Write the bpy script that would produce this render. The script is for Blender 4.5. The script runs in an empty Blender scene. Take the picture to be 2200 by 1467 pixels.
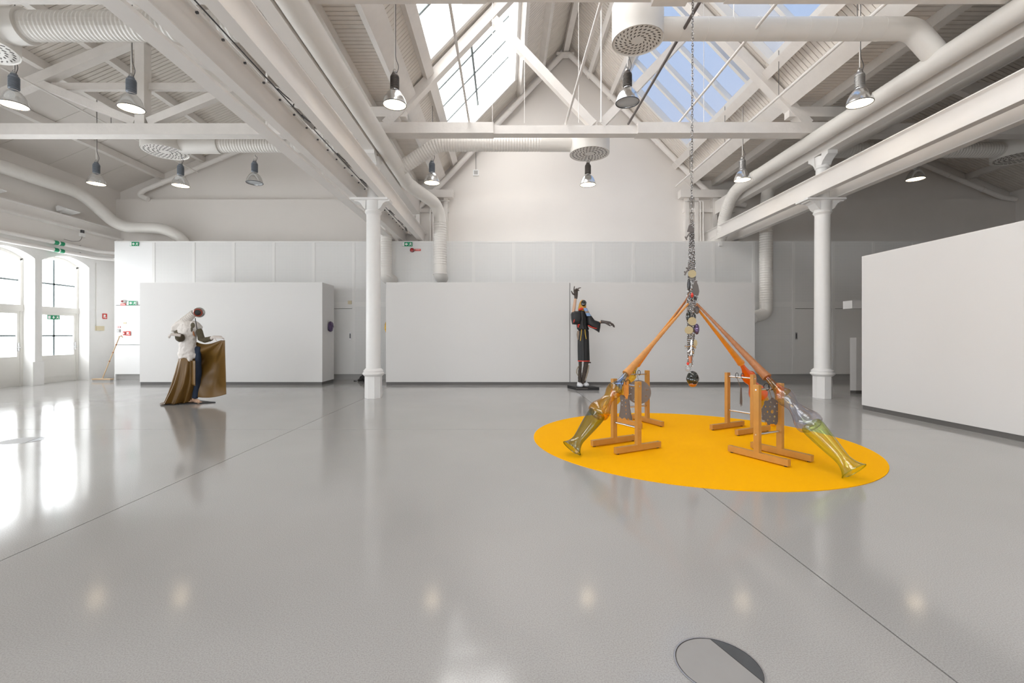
import bpy, bmesh, math, random
from mathutils import Vector, Matrix

random.seed(7)
PI = math.pi
SC = bpy.context.scene
COL = SC.collection

# ------------------------------------------------------------------ camera
F = 980.0; CXP = 1083.0; CYP = 721.5; CAMH = 1.3
cam_d = bpy.data.cameras.new('camera'); cam = bpy.data.objects.new('camera', cam_d); COL.objects.link(cam)
cam_d.sensor_width = 36.0; cam_d.lens = F * 36.0 / 2200.0
cam_d.shift_x = (1100.0 - CXP) / 2200.0
cam_d.shift_y = -(733.5 - CYP) / 2200.0
cam_d.clip_start = 0.05; cam_d.clip_end = 300
cam.location = (0, 0, CAMH); cam.rotation_euler = (PI / 2, 0, 0)
SC.camera = cam

# ------------------------------------------------------------------ light and exposure
SKY_STRENGTH = 0.56
PANE_LEFT = 3.5          # bright frosted skylight panes, sunny side
PANE_DOOR = 4.6          # daylight through the arched glazed doors; also drives the added end-wall panes
LAMP_E = 4.5
SC.view_settings.view_transform = 'Standard'; SC.view_settings.look = 'None'
SC.view_settings.exposure = 0.86; SC.view_settings.gamma = 1.0
SC.view_settings.use_curve_mapping = False
SC.cycles.max_bounces = 9; SC.cycles.diffuse_bounces = 5; SC.cycles.glossy_bounces = 4
SC.cycles.transparent_max_bounces = 32; SC.cycles.transmission_bounces = 8
SC.cycles.sample_clamp_indirect = 6.0; SC.cycles.sample_clamp_direct = 0.0
SC.cycles.caustics_reflective = False; SC.cycles.caustics_refractive = False
SC.cycles.use_denoising = True; SC.cycles.adaptive_threshold = 0.04
wd = bpy.data.worlds.new('sky'); SC.world = wd; wd.use_nodes = True
nt = wd.node_tree; nt.nodes.clear()
tc = nt.nodes.new('ShaderNodeTexCoord'); sp = nt.nodes.new('ShaderNodeSeparateXYZ')
rp = nt.nodes.new('ShaderNodeValToRGB'); bg = nt.nodes.new('ShaderNodeBackground'); wo = nt.nodes.new('ShaderNodeOutputWorld')
nt.links.new(tc.outputs['Generated'], sp.inputs[0]); nt.links.new(sp.outputs[2], rp.inputs[0])
rp.color_ramp.elements[0].position = 0.30; rp.color_ramp.elements[0].color = (0.62, 0.66, 0.80, 1)
rp.color_ramp.elements[1].position = 0.75; rp.color_ramp.elements[1].color = (0.36, 0.56, 0.90, 1)
nt.links.new(rp.outputs[0], bg.inputs[0]); bg.inputs[1].default_value = SKY_STRENGTH
nt.links.new(bg.outputs[0], wo.inputs[0])

# ------------------------------------------------------------------ helpers
def P(x, y, Y):
    """photo pixel at a known distance -> world point"""
    return Vector(((x - CXP) * Y / F, Y, CAMH - (y - CYP) * Y / F))

class MB:
    def __init__(s): s.v = []; s.f = []
    def quad(s, a, b, c, d):
        n = len(s.v); s.v += [tuple(a), tuple(b), tuple(c), tuple(d)]; s.f.append((n, n+1, n+2, n+3)); return s
    def hexa(s, p):                       # 8 corners, bottom 4 then top 4
        n = len(s.v); s.v += [tuple(q) for q in p]
        for f in ((0,3,2,1),(4,5,6,7),(0,1,5,4),(1,2,6,5),(2,3,7,6),(3,0,4,7)): s.f.append(tuple(n+i for i in f))
        return s
    def box(s, x0, x1, y0, y1, z0, z1):
        return s.hexa([(x0,y0,z0),(x1,y0,z0),(x1,y1,z0),(x0,y1,z0),(x0,y0,z1),(x1,y0,z1),(x1,y1,z1),(x0,y1,z1)])
    def obox(s, c, ax, ay, az):           # centre + three half-extent vectors
        c, ax, ay, az = Vector(c), Vector(ax), Vector(ay), Vector(az)
        return s.hexa([c-ax-ay-az, c+ax-ay-az, c+ax+ay-az, c-ax+ay-az, c-ax-ay+az, c+ax-ay+az, c+ax+ay+az, c-ax+ay+az])
    def bar(s, p0, p1, w, h, side=(0,1,0)):   # box from p0 to p1; w along side, h along the third axis
        p0, p1 = Vector(p0), Vector(p1); d = p1 - p0; u = d.normalized()
        sd = Vector(side); sd = (sd - u * sd.dot(u)).normalized(); t = u.cross(sd)
        return s.obox((p0+p1)/2, d/2, sd*w/2, t*h/2)
    def prism(s, poly, axis, a0, a1):     # polygon extruded along x / y / z
        n = len(s.v); m = len(poly)
        def mk(p, a):
            return (a, p[0], p[1]) if axis == 'x' else (p[0], a, p[1]) if axis == 'y' else (p[0], p[1], a)
        s.v += [mk(p, a0) for p in poly] + [mk(p, a1) for p in poly]
        s.f.append(tuple(n+i for i in range(m))); s.f.append(tuple(n+m+i for i in reversed(range(m))))
        for i in range(m): j = (i+1) % m; s.f.append((n+i, n+m+i, n+m+j, n+j))
        return s
    def tube(s, pts, r, seg=12, caps=True, flat=1.0, up=None, closed=False):
        pts = [Vector(p) for p in pts]; k = len(pts)
        rs = r if isinstance(r, (list, tuple)) else [r] * k
        tn = []
        for i in range(k):
            a = pts[(i-1) % k] if (closed or i > 0) else pts[0]
            b = pts[(i+1) % k] if (closed or i < k-1) else pts[-1]
            d = b - a; tn.append(d.normalized() if d.length > 1e-9 else Vector((0,0,1)))
        ref = Vector(up) if up else (Vector((0,0,1)) if abs(tn[0].z) < .9 else Vector((0,1,0)))
        n = len(s.v)
        for i in range(k):
            t = tn[i]; ref = (ref - t * ref.dot(t))
            ref = ref.normalized() if ref.length > 1e-6 else t.orthogonal().normalized()
            b = t.cross(ref)
            rr = rs[i]; ra, rb = (rr if isinstance(rr, tuple) else (rr, rr * flat))
            for j in range(seg):
                a = 2*PI*j/seg; s.v.append(tuple(pts[i] + ref*math.sin(a)*rb + b*math.cos(a)*ra))
        m = k if closed else k-1
        for i in range(m):
            i2 = (i+1) % k
            for j in range(seg):
                j2 = (j+1) % seg; s.f.append((n+i*seg+j, n+i*seg+j2, n+i2*seg+j2, n+i2*seg+j))
        if caps and not closed:
            s.f.append(tuple(n+j for j in reversed(range(seg)))); s.f.append(tuple(n+(k-1)*seg+j for j in range(seg)))
        return s
    def lathe(s, prof, seg=24, o=(0,0,0), az=(0,0,1), caps=True):   # prof: (radius, height along az)
        az = Vector(az).normalized(); ax = az.orthogonal().normalized() if abs(az.z) < .999 else Vector((1,0,0)); ay = az.cross(ax)
        o = Vector(o); n = len(s.v)
        for r, h in prof:
            for j in range(seg):
                a = 2*PI*(j+.5)/seg; s.v.append(tuple(o + az*h + ax*(r*math.cos(a)) + ay*(r*math.sin(a))))
        for i in range(len(prof)-1):
            for j in range(seg):
                j2 = (j+1) % seg; s.f.append((n+i*seg+j, n+i*seg+j2, n+(i+1)*seg+j2, n+(i+1)*seg+j))
        if caps:
            s.f.append(tuple(n+j for j in reversed(range(seg)))); s.f.append(tuple(n+(len(prof)-1)*seg+j for j in range(seg)))
        return s
    def ell(s, c, rx, ry, rz, seg=16, rings=10, M=None):
        n = len(s.v); c = Vector(c)
        for i in range(1, rings):
            th = PI*i/rings
            for j in range(seg):
                a = 2*PI*j/seg; p = Vector((rx*math.sin(th)*math.cos(a), ry*math.sin(th)*math.sin(a), rz*math.cos(th)))
                if M: p = M @ p
                s.v.append(tuple(c+p))
        t = Vector((0,0,rz)); b = Vector((0,0,-rz))
        if M: t = M @ t; b = M @ b
        s.v += [tuple(c+t), tuple(c+b)]; ti = len(s.v)-2; bi = ti+1
        for i in range(rings-2):
            for j in range(seg):
                j2 = (j+1) % seg; s.f.append((n+i*seg+j, n+(i+1)*seg+j, n+(i+1)*seg+j2, n+i*seg+j2))
        for j in range(seg):
            j2 = (j+1) % seg; s.f.append((ti, n+j, n+j2)); s.f.append((bi, n+(rings-2)*seg+j2, n+(rings-2)*seg+j))
        return s
    def grid(s, fn, nu, nv):
        n = len(s.v)
        for i in range(nu+1):
            for j in range(nv+1): s.v.append(tuple(fn(i/nu, j/nv)))
        for i in range(nu):
            for j in range(nv):
                a = n+i*(nv+1)+j; s.f.append((a, a+nv+1, a+nv+2, a+1))
        return s
    def mesh(s, name, smooth=True, ang=38, mt=None):
        me = bpy.data.meshes.new(name); me.from_pydata(s.v, [], s.f); me.validate()
        bm = bmesh.new(); bm.from_mesh(me); bmesh.ops.recalc_face_normals(bm, faces=bm.faces); bm.to_mesh(me); bm.free()
        if smooth:
            me.polygons.foreach_set('use_smooth', [True]*len(me.polygons))
            me.set_sharp_from_angle(angle=math.radians(ang))
        if mt: me.materials.append(M[mt] if isinstance(mt, str) else mt)
        return me
    def build(s, name, mt, parent=None, smooth=True, ang=38, label=None):
        o = bpy.data.objects.new(name, s.mesh(name, smooth, ang, mt)); COL.objects.link(o)
        if parent: adopt(o, parent)
        if label: o['label'] = label
        return o

def adopt(o, parent):
    o.parent = parent
    if parent.type == 'EMPTY': o.matrix_parent_inverse = Matrix.Translation(-parent.location)
def tag(o, label, cat=None, group=None, kind=None):
    o['label'] = label
    if cat: o['category'] = cat
    if group: o['group'] = group
    if kind: o['kind'] = kind
    return o
def thing(name, loc, label, cat, group=None, kind=None):
    o = bpy.data.objects.new(name, None); COL.objects.link(o); o.location = loc; o.empty_display_size = .1
    return tag(o, label, cat, group, kind)
def struct(name, loc, label):
    o = bpy.data.objects.new(name, None); COL.objects.link(o); o.location = loc
    o['kind'] = 'structure'; o['label'] = label
    return o
def fillet(pts, rad, n=7):
    pts = [Vector(p) for p in pts]; out = [pts[0]]
    for i in range(1, len(pts)-1):
        a, b, c = pts[i-1], pts[i], pts[i+1]
        d1 = (a-b); d2 = (c-b); r = min(rad, d1.length*.49, d2.length*.49)
        p1 = b + d1.normalized()*r; p2 = b + d2.normalized()*r
        for k in range(n+1):
            t = k/n; out.append(p1*(1-t)**2 + b*2*t*(1-t) + p2*t*t)
    return out + [pts[-1]]
def resample(pts, step):
    out = [pts[0]]; 
    for a, b in zip(pts, pts[1:]):
        n = max(1, round((b-a).length/step))
        out += [a.lerp(b, (i+1)/n) for i in range(n)]
    return out

# ------------------------------------------------------------------ materials (all procedural)
M = {}
def mat(name, col, rough=.5, metal=0., var=.04, scale=6., bump=0., bscale=40., spec=.5, coat=0.):
    m = bpy.data.materials.new(name); m.use_nodes = True; nt = m.node_tree; b = nt.nodes['Principled BSDF']
    b.inputs['Roughness'].default_value = rough; b.inputs['Metallic'].default_value = metal
    b.inputs['Specular IOR Level'].default_value = spec; b.inputs['Coat Weight'].default_value = coat
    c = (*col, 1)
    tcn = nt.nodes.new('ShaderNodeTexCoord')
    if var > 0:
        nz = nt.nodes.new('ShaderNodeTexNoise'); nz.inputs['Scale'].default_value = scale; nz.inputs['Detail'].default_value = 4
        nt.links.new(tcn.outputs['Object'], nz.inputs['Vector'])
        mx = nt.nodes.new('ShaderNodeMix'); mx.data_type = 'RGBA'
        mx.inputs[6].default_value = tuple(max(0, x*(1-var)) for x in col)+(1,); mx.inputs[7].default_value = tuple(min(1, x*(1+var)) for x in col)+(1,)
        nt.links.new(nz.outputs['Fac'], mx.inputs[0]); nt.links.new(mx.outputs[2], b.inputs['Base Color'])
    else: b.inputs['Base Color'].default_value = c
    if bump > 0:
        nb = nt.nodes.new('ShaderNodeTexNoise'); nb.inputs['Scale'].default_value = bscale; nb.inputs['Detail'].default_value = 3
        nt.links.new(tcn.outputs['Object'], nb.inputs['Vector'])
        bp = nt.nodes.new('ShaderNodeBump'); bp.inputs['Strength'].default_value = bump; bp.inputs['Distance'].default_value = .02
        nt.links.new(nb.outputs['Fac'], bp.inputs['Height']); nt.links.new(bp.outputs[0], b.inputs['Normal'])
    M[name] = m; return m
def emis(name, col, strength):
    m = bpy.data.materials.new(name); m.use_nodes = True; nt = m.node_tree; nt.nodes.clear()
    e = nt.nodes.new('ShaderNodeEmission'); e.inputs[0].default_value = (*col, 1); e.inputs[1].default_value = strength
    o = nt.nodes.new('ShaderNodeOutputMaterial'); nt.links.new(e.outputs[0], o.inputs[0]); M[name] = m; return m
def glass(name, col, edge=None, rough=.02, ior=1.5, body=0., bodycol=None):
    m = bpy.data.materials.new(name); m.use_nodes = True; nt = m.node_tree; nt.nodes.clear()
    tr = nt.nodes.new('ShaderNodeBsdfTransparent'); gl = nt.nodes.new('ShaderNodeBsdfGlossy'); gl.inputs['Roughness'].default_value = rough
    lw = nt.nodes.new('ShaderNodeLayerWeight'); lw.inputs[0].default_value = .35
    mc = nt.nodes.new('ShaderNodeMix'); mc.data_type = 'RGBA'
    e = edge or tuple(x**2.6 for x in col)
    mc.inputs[6].default_value = (*col, 1); mc.inputs[7].default_value = (*e, 1)
    pw = nt.nodes.new('ShaderNodeMath'); pw.operation = 'POWER'; pw.inputs[1].default_value = 2.0
    nt.links.new(lw.outputs['Facing'], pw.inputs[0]); nt.links.new(pw.outputs[0], mc.inputs[0]); nt.links.new(mc.outputs[2], tr.inputs[0])
    p5 = nt.nodes.new('ShaderNodeMath'); p5.operation = 'POWER'; p5.inputs[1].default_value = 4.0
    lw2 = nt.nodes.new('ShaderNodeLayerWeight'); lw2.inputs[0].default_value = .5; nt.links.new(lw2.outputs['Facing'], p5.inputs[0])
    fr = nt.nodes.new('ShaderNodeMath'); fr.operation = 'MULTIPLY_ADD'; fr.inputs[1].default_value = .7 if ior > 1.4 else .25; fr.inputs[2].default_value = ((ior-1)/(ior+1))**2*2.6
    nt.links.new(p5.outputs[0], fr.inputs[0])
    mx = nt.nodes.new('ShaderNodeMixShader'); nt.links.new(fr.outputs[0], mx.inputs[0]); nt.links.new(tr.outputs[0], mx.inputs[1]); nt.links.new(gl.outputs[0], mx.inputs[2])
    out = nt.nodes.new('ShaderNodeOutputMaterial'); last = mx
    if body > 0:
        df = nt.nodes.new('ShaderNodeBsdfPrincipled'); df.inputs['Base Color'].default_value = (*(bodycol or col), 1); df.inputs['Roughness'].default_value = .15
        m2 = nt.nodes.new('ShaderNodeMixShader'); m2.inputs[0].default_value = body
        nt.links.new(mx.outputs[0], m2.inputs[1]); nt.links.new(df.outputs[0], m2.inputs[2]); last = m2
    nt.links.new(last.outputs[0], out.inputs[0]); M[name] = m; return m

mat('wall_white', (.80, .762, .725), .7, var=.03, scale=1.3, bump=.05, bscale=14)
mat('brick_white', (.83, .82, .80), .6, var=.03, scale=3, bump=.25, bscale=9)
mat('partition_white', (.735, .725, .715), .55, var=.012, scale=.8)
mat('panel_smooth', (.86, .86, .86), .4, var=.01)
mat('trim_white', (.80, .79, .775), .45, var=.015)
mat('wood_white', (.79, .755, .72), .6, var=.07, scale=5, bump=.2, bscale=20)
mat('board_white', (.75, .70, .645), .6, var=.07, scale=7, bump=.12, bscale=26)
mat('plaster_ceiling', (.74, .70, .66), .7, var=.02)
mat('steel_white', (.83, .80, .77), .4, var=.03, scale=4)
mat('duct_white', (.80, .775, .735), .38, var=.02)
mat('cast_iron_white', (.84, .83, .815), .38, var=.02, scale=9)
mat('base_grey', (.13, .125, .12), .5, var=.05)
mat('plinth_grey', (.42, .41, .40), .5)
mat('black_matte', (.015, .014, .014), .55, var=.2)
mat('dark_metal', (.10, .10, .105), .45, .6)
mat('grey_housing', (.17, .19, .22), .45, .3)
mat('brown_housing', (.11, .095, .085), .45, .4)
mat('silver_housing', (.42, .41, .40), .35, .8)
mat('aluminium', (.78, .79, .80), .2, 1., var=.02)
mat('steel_tube', (.62, .62, .63), .25, 1.)
mat('chain_steel', (.30, .285, .28), .25, 1., var=.1, scale=60)
mat('bar_grey', (.20, .24, .25), .5, var=.03)  # backlit shade of the bars against bright panes is put into this colour
mat('frame_cream', (.77, .75, .71), .5, var=.02)
mat('yellow_carpet', (1.0, .47, .0), .8, var=.02, scale=30, bump=.05, bscale=300, spec=.08)
mat('beech', (.52, .26, .055), .42, var=.14, scale=9, bump=.05)
mat('leather_tan', (.60, .27, .075), .5, var=.16, scale=26, bump=.2, bscale=50)
mat('leather_brown', (.36, .145, .055), .45, var=.35, scale=22, bump=.25, bscale=40)
mat('leather_orange', (.70, .27, .03), .4, var=.22, scale=14, bump=.15)
mat('plate_grey', (.17, .15, .142), .5, .25)
mat('brass', (.66, .55, .33), .38, .5)
mat('purple_glass', (.14, .10, .19), .08, .6, var=.5, scale=16)
mat('green_sign', (.0, .28, .12), .5, var=0)
mat('white_sign', (.86, .87, .86), .5, var=0)
mat('red_sign', (.62, .045, .03), .5, var=0)
mat('dark_red', (.25, .012, .018), .3)
mat('cream_plastic', (.66, .58, .40), .5)
mat('skirt_ochre', (.17, .088, .016), .42, var=.08, scale=3, bump=.04, bscale=80)
mat('blouse_white', (.80, .755, .715), .75, var=.06, scale=8, bump=.45, bscale=12)
mat('olive_cloth', (.105, .085, .05), .7, var=.35, scale=14, bump=.4, bscale=25)
mat('denim_blue', (.014, .028, .06), .7, var=.25)
mat('skin_wax', (.66, .43, .30), .5, var=.06)
mat('hand_white', (.78, .72, .68), .55, var=.04)
mat('glove_brown', (.085, .066, .058), .5, var=.2, scale=20, bump=.2)
mat('robe_black', (.014, .0145, .016), .5, var=.15, scale=6)
mat('red_trim', (.75, .05, .03), .5, var=0)
mat('yellow_cord', (.70, .45, .05), .5)
mat('blue_scarf', (.25, .38, .62), .6, var=.3, scale=16)
mat('scarf_brown', (.33, .25, .19), .6)
mat('ochre_wrap', (.62, .32, .05), .55, var=.3, scale=30)
mat('bark_brown', (.065, .05, .04), .75, var=.4, scale=18, bump=.5, bscale=30)
mat('bark_pale', (.34, .28, .21), .75, var=.4, scale=24, bump=.4, bscale=30)
mat('slipper_white', (.72, .73, .76), .4, var=.1, scale=20)
mat('chrome_head', (.55, .55, .54), .12, 1., var=.1)
mat('red_ring', (.32, .05, .025), .35)
mat('lid_grey', (.33, .32, .31), .45, var=.06, scale=12)
mat('lid_dark', (.10, .105, .11), .35, .3, var=.25, scale=9)
mat('joint_dark', (.09, .08, .075), .8)
mat('lamp_off', (.42, .44, .46), .12, var=0)
mat('wood_handle', (.58, .42, .27), .6, var=.1, scale=12)
mat('mask_dark', (.012, .016, .012), .05, var=.4, scale=9, coat=1.)
mat('amber_solid', (.45, .13, .02), .06, var=.3, coat=1.)
mat('yellow_glass_solid', (.75, .42, .01), .06, var=.3, coat=1.)
emis('pane_skylight', (1.0, .985, .965), PANE_LEFT)
emis('pane_window', (.93, .97, 1.0), PANE_DOOR)
emis('lamp_glow', (1.0, .80, .54), LAMP_E)
glass('pane_clear', (.97, .985, 1.0), (.90, .94, 1.0), ior=1.25)
glass('pane_hazy', (.96, .97, .985), ior=1.25, body=.45, bodycol=(.85, .87, .90))
glass('glass_blue', (.56, .70, .95), (.12, .22, .55))
glass('glass_amber', (.97, .72, .24), (.42, .19, .008), body=.07, bodycol=(.50, .28, .02))
glass('glass_smoke', (.55, .63, .59), (.05, .11, .12))
glass('glass_honey', (.98, .64, .16), (.42, .16, .008))
glass('glass_lilac', (.86, .87, .93), (.40, .42, .56))
glass('glass_lime', (.84, .92, .52), (.22, .38, .08))
glass('glass_orange', (1.0, .42, .10), (.9, .18, .01), body=.45, bodycol=(.95, .18, .01))
glass('glass_yellow', (1.0, .80, .28), (.8, .48, .03), body=.15, bodycol=(.9, .55, .05))
glass('glass_clear', (.93, .94, .95), (.5, .52, .55))

# floor: polished concrete with fine speckle
m = mat('concrete', (.40, .385, .37), .14, var=0); nt = m.node_tree; b = nt.nodes['Principled BSDF']; tcn = nt.nodes['Texture Coordinate']
n1 = nt.nodes.new('ShaderNodeTexNoise'); n1.inputs['Scale'].default_value = .7; n1.inputs['Detail'].default_value = 5
n2 = nt.nodes.new('ShaderNodeTexNoise'); n2.inputs['Scale'].default_value = 170; n2.inputs['Detail'].default_value = 2
nt.links.new(tcn.outputs['Object'], n1.inputs[0]); nt.links.new(tcn.outputs['Object'], n2.inputs[0])
c1 = nt.nodes.new('ShaderNodeMix'); c1.data_type = 'RGBA'; c1.inputs[6].default_value = (.40, .39, .38, 1); c1.inputs[7].default_value = (.475, .463, .45, 1)
c2 = nt.nodes.new('ShaderNodeMix'); c2.data_type = 'RGBA'; c2.blend_type = 'MULTIPLY'; c2.inputs[0].default_value = .55
r2 = nt.nodes.new('ShaderNodeValToRGB'); r2.color_ramp.elements[0].position = .3; r2.color_ramp.elements[0].color = (.60, .59, .58, 1); r2.color_ramp.elements[1].position = .62
nt.links.new(n1.outputs[0], c1.inputs[0]); nt.links.new(n2.outputs[0], r2.inputs[0]); nt.links.new(c1.outputs[2], c2.inputs[6]); nt.links.new(r2.outputs[0], c2.inputs[7])
nt.links.new(c2.outputs[2], b.inputs['Base Color'])
mr = nt.nodes.new('ShaderNodeMapRange'); mr.inputs[3].default_value = .07; mr.inputs[4].default_value = .15
n3 = nt.nodes.new('ShaderNodeTexNoise'); n3.inputs['Scale'].default_value = 2.2; nt.links.new(tcn.outputs['Object'], n3.inputs[0])
nt.links.new(n3.outputs[0], mr.inputs[0]); nt.links.new(mr.outputs[0], b.inputs['Roughness'])

# perforated sheet: small dark holes on a grid
m = mat('perforated', (.72, .715, .70), .45, var=0); nt = m.node_tree; b = nt.nodes['Principled BSDF']; tcn = nt.nodes['Texture Coordinate']
mp = nt.nodes.new('ShaderNodeMapping'); mp.inputs['Scale'].default_value = (42, 42, 42); nt.links.new(tcn.outputs['Object'], mp.inputs[0])
fr = nt.nodes.new('ShaderNodeVectorMath'); fr.operation = 'FRACTION'; nt.links.new(mp.outputs[0], fr.inputs[0])
sb = nt.nodes.new('ShaderNodeVectorMath'); sb.operation = 'SUBTRACT'; sb.inputs[1].default_value = (.5, .5, .5); nt.links.new(fr.outputs[0], sb.inputs[0])
mu = nt.nodes.new('ShaderNodeVectorMath'); mu.operation = 'MULTIPLY'; mu.inputs[1].default_value = (1, 0, 1); nt.links.new(sb.outputs[0], mu.inputs[0])
ln = nt.nodes.new('ShaderNodeVectorMath'); ln.operation = 'LENGTH'; nt.links.new(mu.outputs[0], ln.inputs[0])
lt = nt.nodes.new('ShaderNodeMath'); lt.operation = 'LESS_THAN'; lt.inputs[1].default_value = .24; nt.links.new(ln.outputs['Value'], lt.inputs[0])
cm = nt.nodes.new('ShaderNodeMix'); cm.data_type = 'RGBA'; cm.inputs[6].default_value = (.80, .795, .785, 1); cm.inputs[7].default_value = (.55, .54, .53, 1)
nt.links.new(lt.outputs[0], cm.inputs[0]); nt.links.new(cm.outputs[2], b.inputs['Base Color'])

# ================================================================== SETTING
RX = 1.95                      # ridge line of the middle nave
XL, XR = -12.3, 16.2           # outer walls
YB, YU, YN = 14.45, 14.62, -6.0
TAN = 1.05; RZ = 10.60
COS = 1/math.sqrt(1+TAN*TAN); SIN = TAN*COS
D1, D2, D3, D4 = 4.1, 5.75, 9.55, 14.25
ZF = RZ - TAN*D1
def roofz(dx):
    dx = abs(dx)
    if dx < D1: return RZ - TAN*dx
    if dx < D2: return ZF
    if dx < D3: return ZF + .425*(dx-D2)
    return ZF + .425*(D3-D2) - .425*(dx-D3)

# ---- floor
fl = struct('floor', (0, 4, 0), 'polished grey concrete floor with thin saw-cut joints')
MB().box(XL-.6, XR+.4, YN-.2, YU+.2, -.3, -.05).build('subfloor', 'joint_dark', fl, False)
xs = [XL-.5, -7.6, -2.91, 1.70, 6.3, 11.0, XR+.3]; ys = [YN, -3.0, 1.6, 6.34, 11.0, YU]
for i in range(len(xs)-1):
    for j in range(len(ys)-1):
        MB().box(xs[i]+.004, xs[i+1]-.004, ys[j]+.0035, ys[j+1]-.0035, -.05, 0).build('slab', 'concrete', fl, False)

# ---- back gable wall with the perforated screen in front
wb = struct('wall_back', (RX, YB, 0), 'white gable wall with perforated sheet screen along its lower part')
MB().box(XL-.5, XR+.3, YB, YU+.3, 0, 5.63).build('wall_lower', 'wall_white', wb, False)
prof = [(XL-.5, 5.6), (XR+.3, 5.6)]
for dx in (D4+.3, D3, D2, D1, 0): prof.append((RX+dx, roofz(dx)+.25))
for dx in (D1, D2, D3, D4+.3): prof.append((RX-dx, roofz(dx)+.25))
MB().prism(prof, 'y', YU, YU+.3).build('wall_upper', 'wall_white', wb, False)
SX0, SDX = -10.37, 1.1835
PY = 13.5
MB().box(-11.53, XR, PY+.06, PY+.1, .0, 4.08).build('backing', 'plinth_grey', wb, False)
MB().box(-11.53, XR, PY+.075, YB, 4.08, 4.10).build('top_board', 'trim_white', wb, False)
MB().box(-11.53, XR, PY-.004, PY+.06, 4.06, 4.105).build('cap_strip', 'trim_white', wb, False)
MB().box(-11.53, -11.50, PY, YB, .0, 4.10).build('end_board', 'panel_smooth', wb, False)
MB().box(-10.37, XR, PY-.006, PY+.06, 2.175, 2.30).build('rail', 'trim_white', wb, False)
MB().box(-10.37, XR, PY-.002, PY+.06, .17, .205).build('bottom_strip', 'trim_white', wb, False)
door_cols = {4, 16, 17, 18}
for n in range(-1, 23):
    xa = SX0 + SDX*n; xb = min(xa+SDX, XR)
    if n >= 0: MB().box(xa-.042, xa+.042, PY-.008, PY+.06, .17, 4.06).build('stud', 'trim_white', wb, False)
    pm = 'panel_smooth' if n == -1 else 'perforated'
    MB().box(xa+.04 if n >= 0 else -11.5, xb-.04, PY, PY+.05, 2.30 if n >= 0 else 2.22, 4.06).build('panel', pm, wb, False)
    if n == -1:
        MB().box(-11.5, xb-.04, PY-.012, PY+.05, 1.045, 2.20).build('panel', pm, wb, False)
        MB().box(-11.5, xb-.04, PY-.012, PY+.05, .17, 1.03).build('panel', pm, wb, False)
    elif n not in door_cols:
        MB().box(xa+.04, xb-.04, PY, PY+.05, .205, 2.175).build('panel', pm, wb, False)
dn = 1
for n in sorted(door_cols):
    xa = SX0 + SDX*n + .045; xb = xa + SDX - .09
    d = struct('door_%d' % dn, (xa, PY, .2), 'flush white sliding door with recessed pull in the screen wall'); dn += 1
    MB().box(xa, xb, PY+.012, PY+.05, .19, 2.10).build('leaf', 'trim_white', d, False)
    MB().box(xa, xb, PY-.004, PY+.05, 2.115, 2.175).build('head_rail', 'trim_white', d, False)
    hx = xa+.045 if n in (16,) else xb-.06 if n != 18 else xa+.045
    h = MB().box(hx-.03, hx+.03, PY+.004, PY+.014, 1.20, 1.40).build('pull_plate', 'steel_tube', d, False)
    MB().box(hx-.015, hx+.015, PY+.001, PY+.006, 1.23, 1.37).build('pull_recess', 'dark_metal', h, False)

# ---- side and front walls
OPEN = [(12.15, 13.52), (10.59, 11.96), (9.03, 10.40), (7.47, 8.84), (5.91, 7.28), (4.35, 5.72), (2.79, 4.16), (1.23, 2.60)]
SPR, APX = 3.32, 3.53
def arch(y0, y1, z0, z1, n=14):
    return [(y0+(y1-y0)*i/n, z0+(z1-z0)*math.sin(PI*i/n)**.8) for i in range(n+1)]
wl = struct('wall_left', (XL, 6, 0), 'white painted brick wall with deep arched openings')
XO = XL-.55
ed = [YN] + [v for o in sorted(OPEN) for v in o] + [YU]
for i in range(0, len(ed), 2):
    MB().prism([(ed[i], 0), (ed[i+1], 0), (ed[i+1], SPR), (ed[i], SPR)], 'x', XO, XL).build('pier', 'brick_white', wl, False)
    if i > 0 and ed[i+1]-ed[i] < 1: 
        MB().box(XL-.02, XL+.05, ed[i]-.10, ed[i+1]+.0, 0, .62).build('pier_foot', 'brick_white', wl, False)
for y0, y1 in OPEN:
    MB().prism([(y0, 3.8)] + arch(y0, y1, SPR, APX) + [(y1, 3.8)], 'x', XO, XL).build('arch_head', 'brick_white', wl, False)
so = sorted(OPEN); prv = YN
for y0, y1 in so + [(YU, YU)]:
    MB().box(XO, XL, prv, y0, SPR, 3.8).build('spandrel', 'brick_white', wl, False); prv = y1
MB().box(XO, XL, YN, YU, 3.8, 6.2).build('wall_upper', 'wall_white', wl, False)
XD = XL-.36
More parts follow.
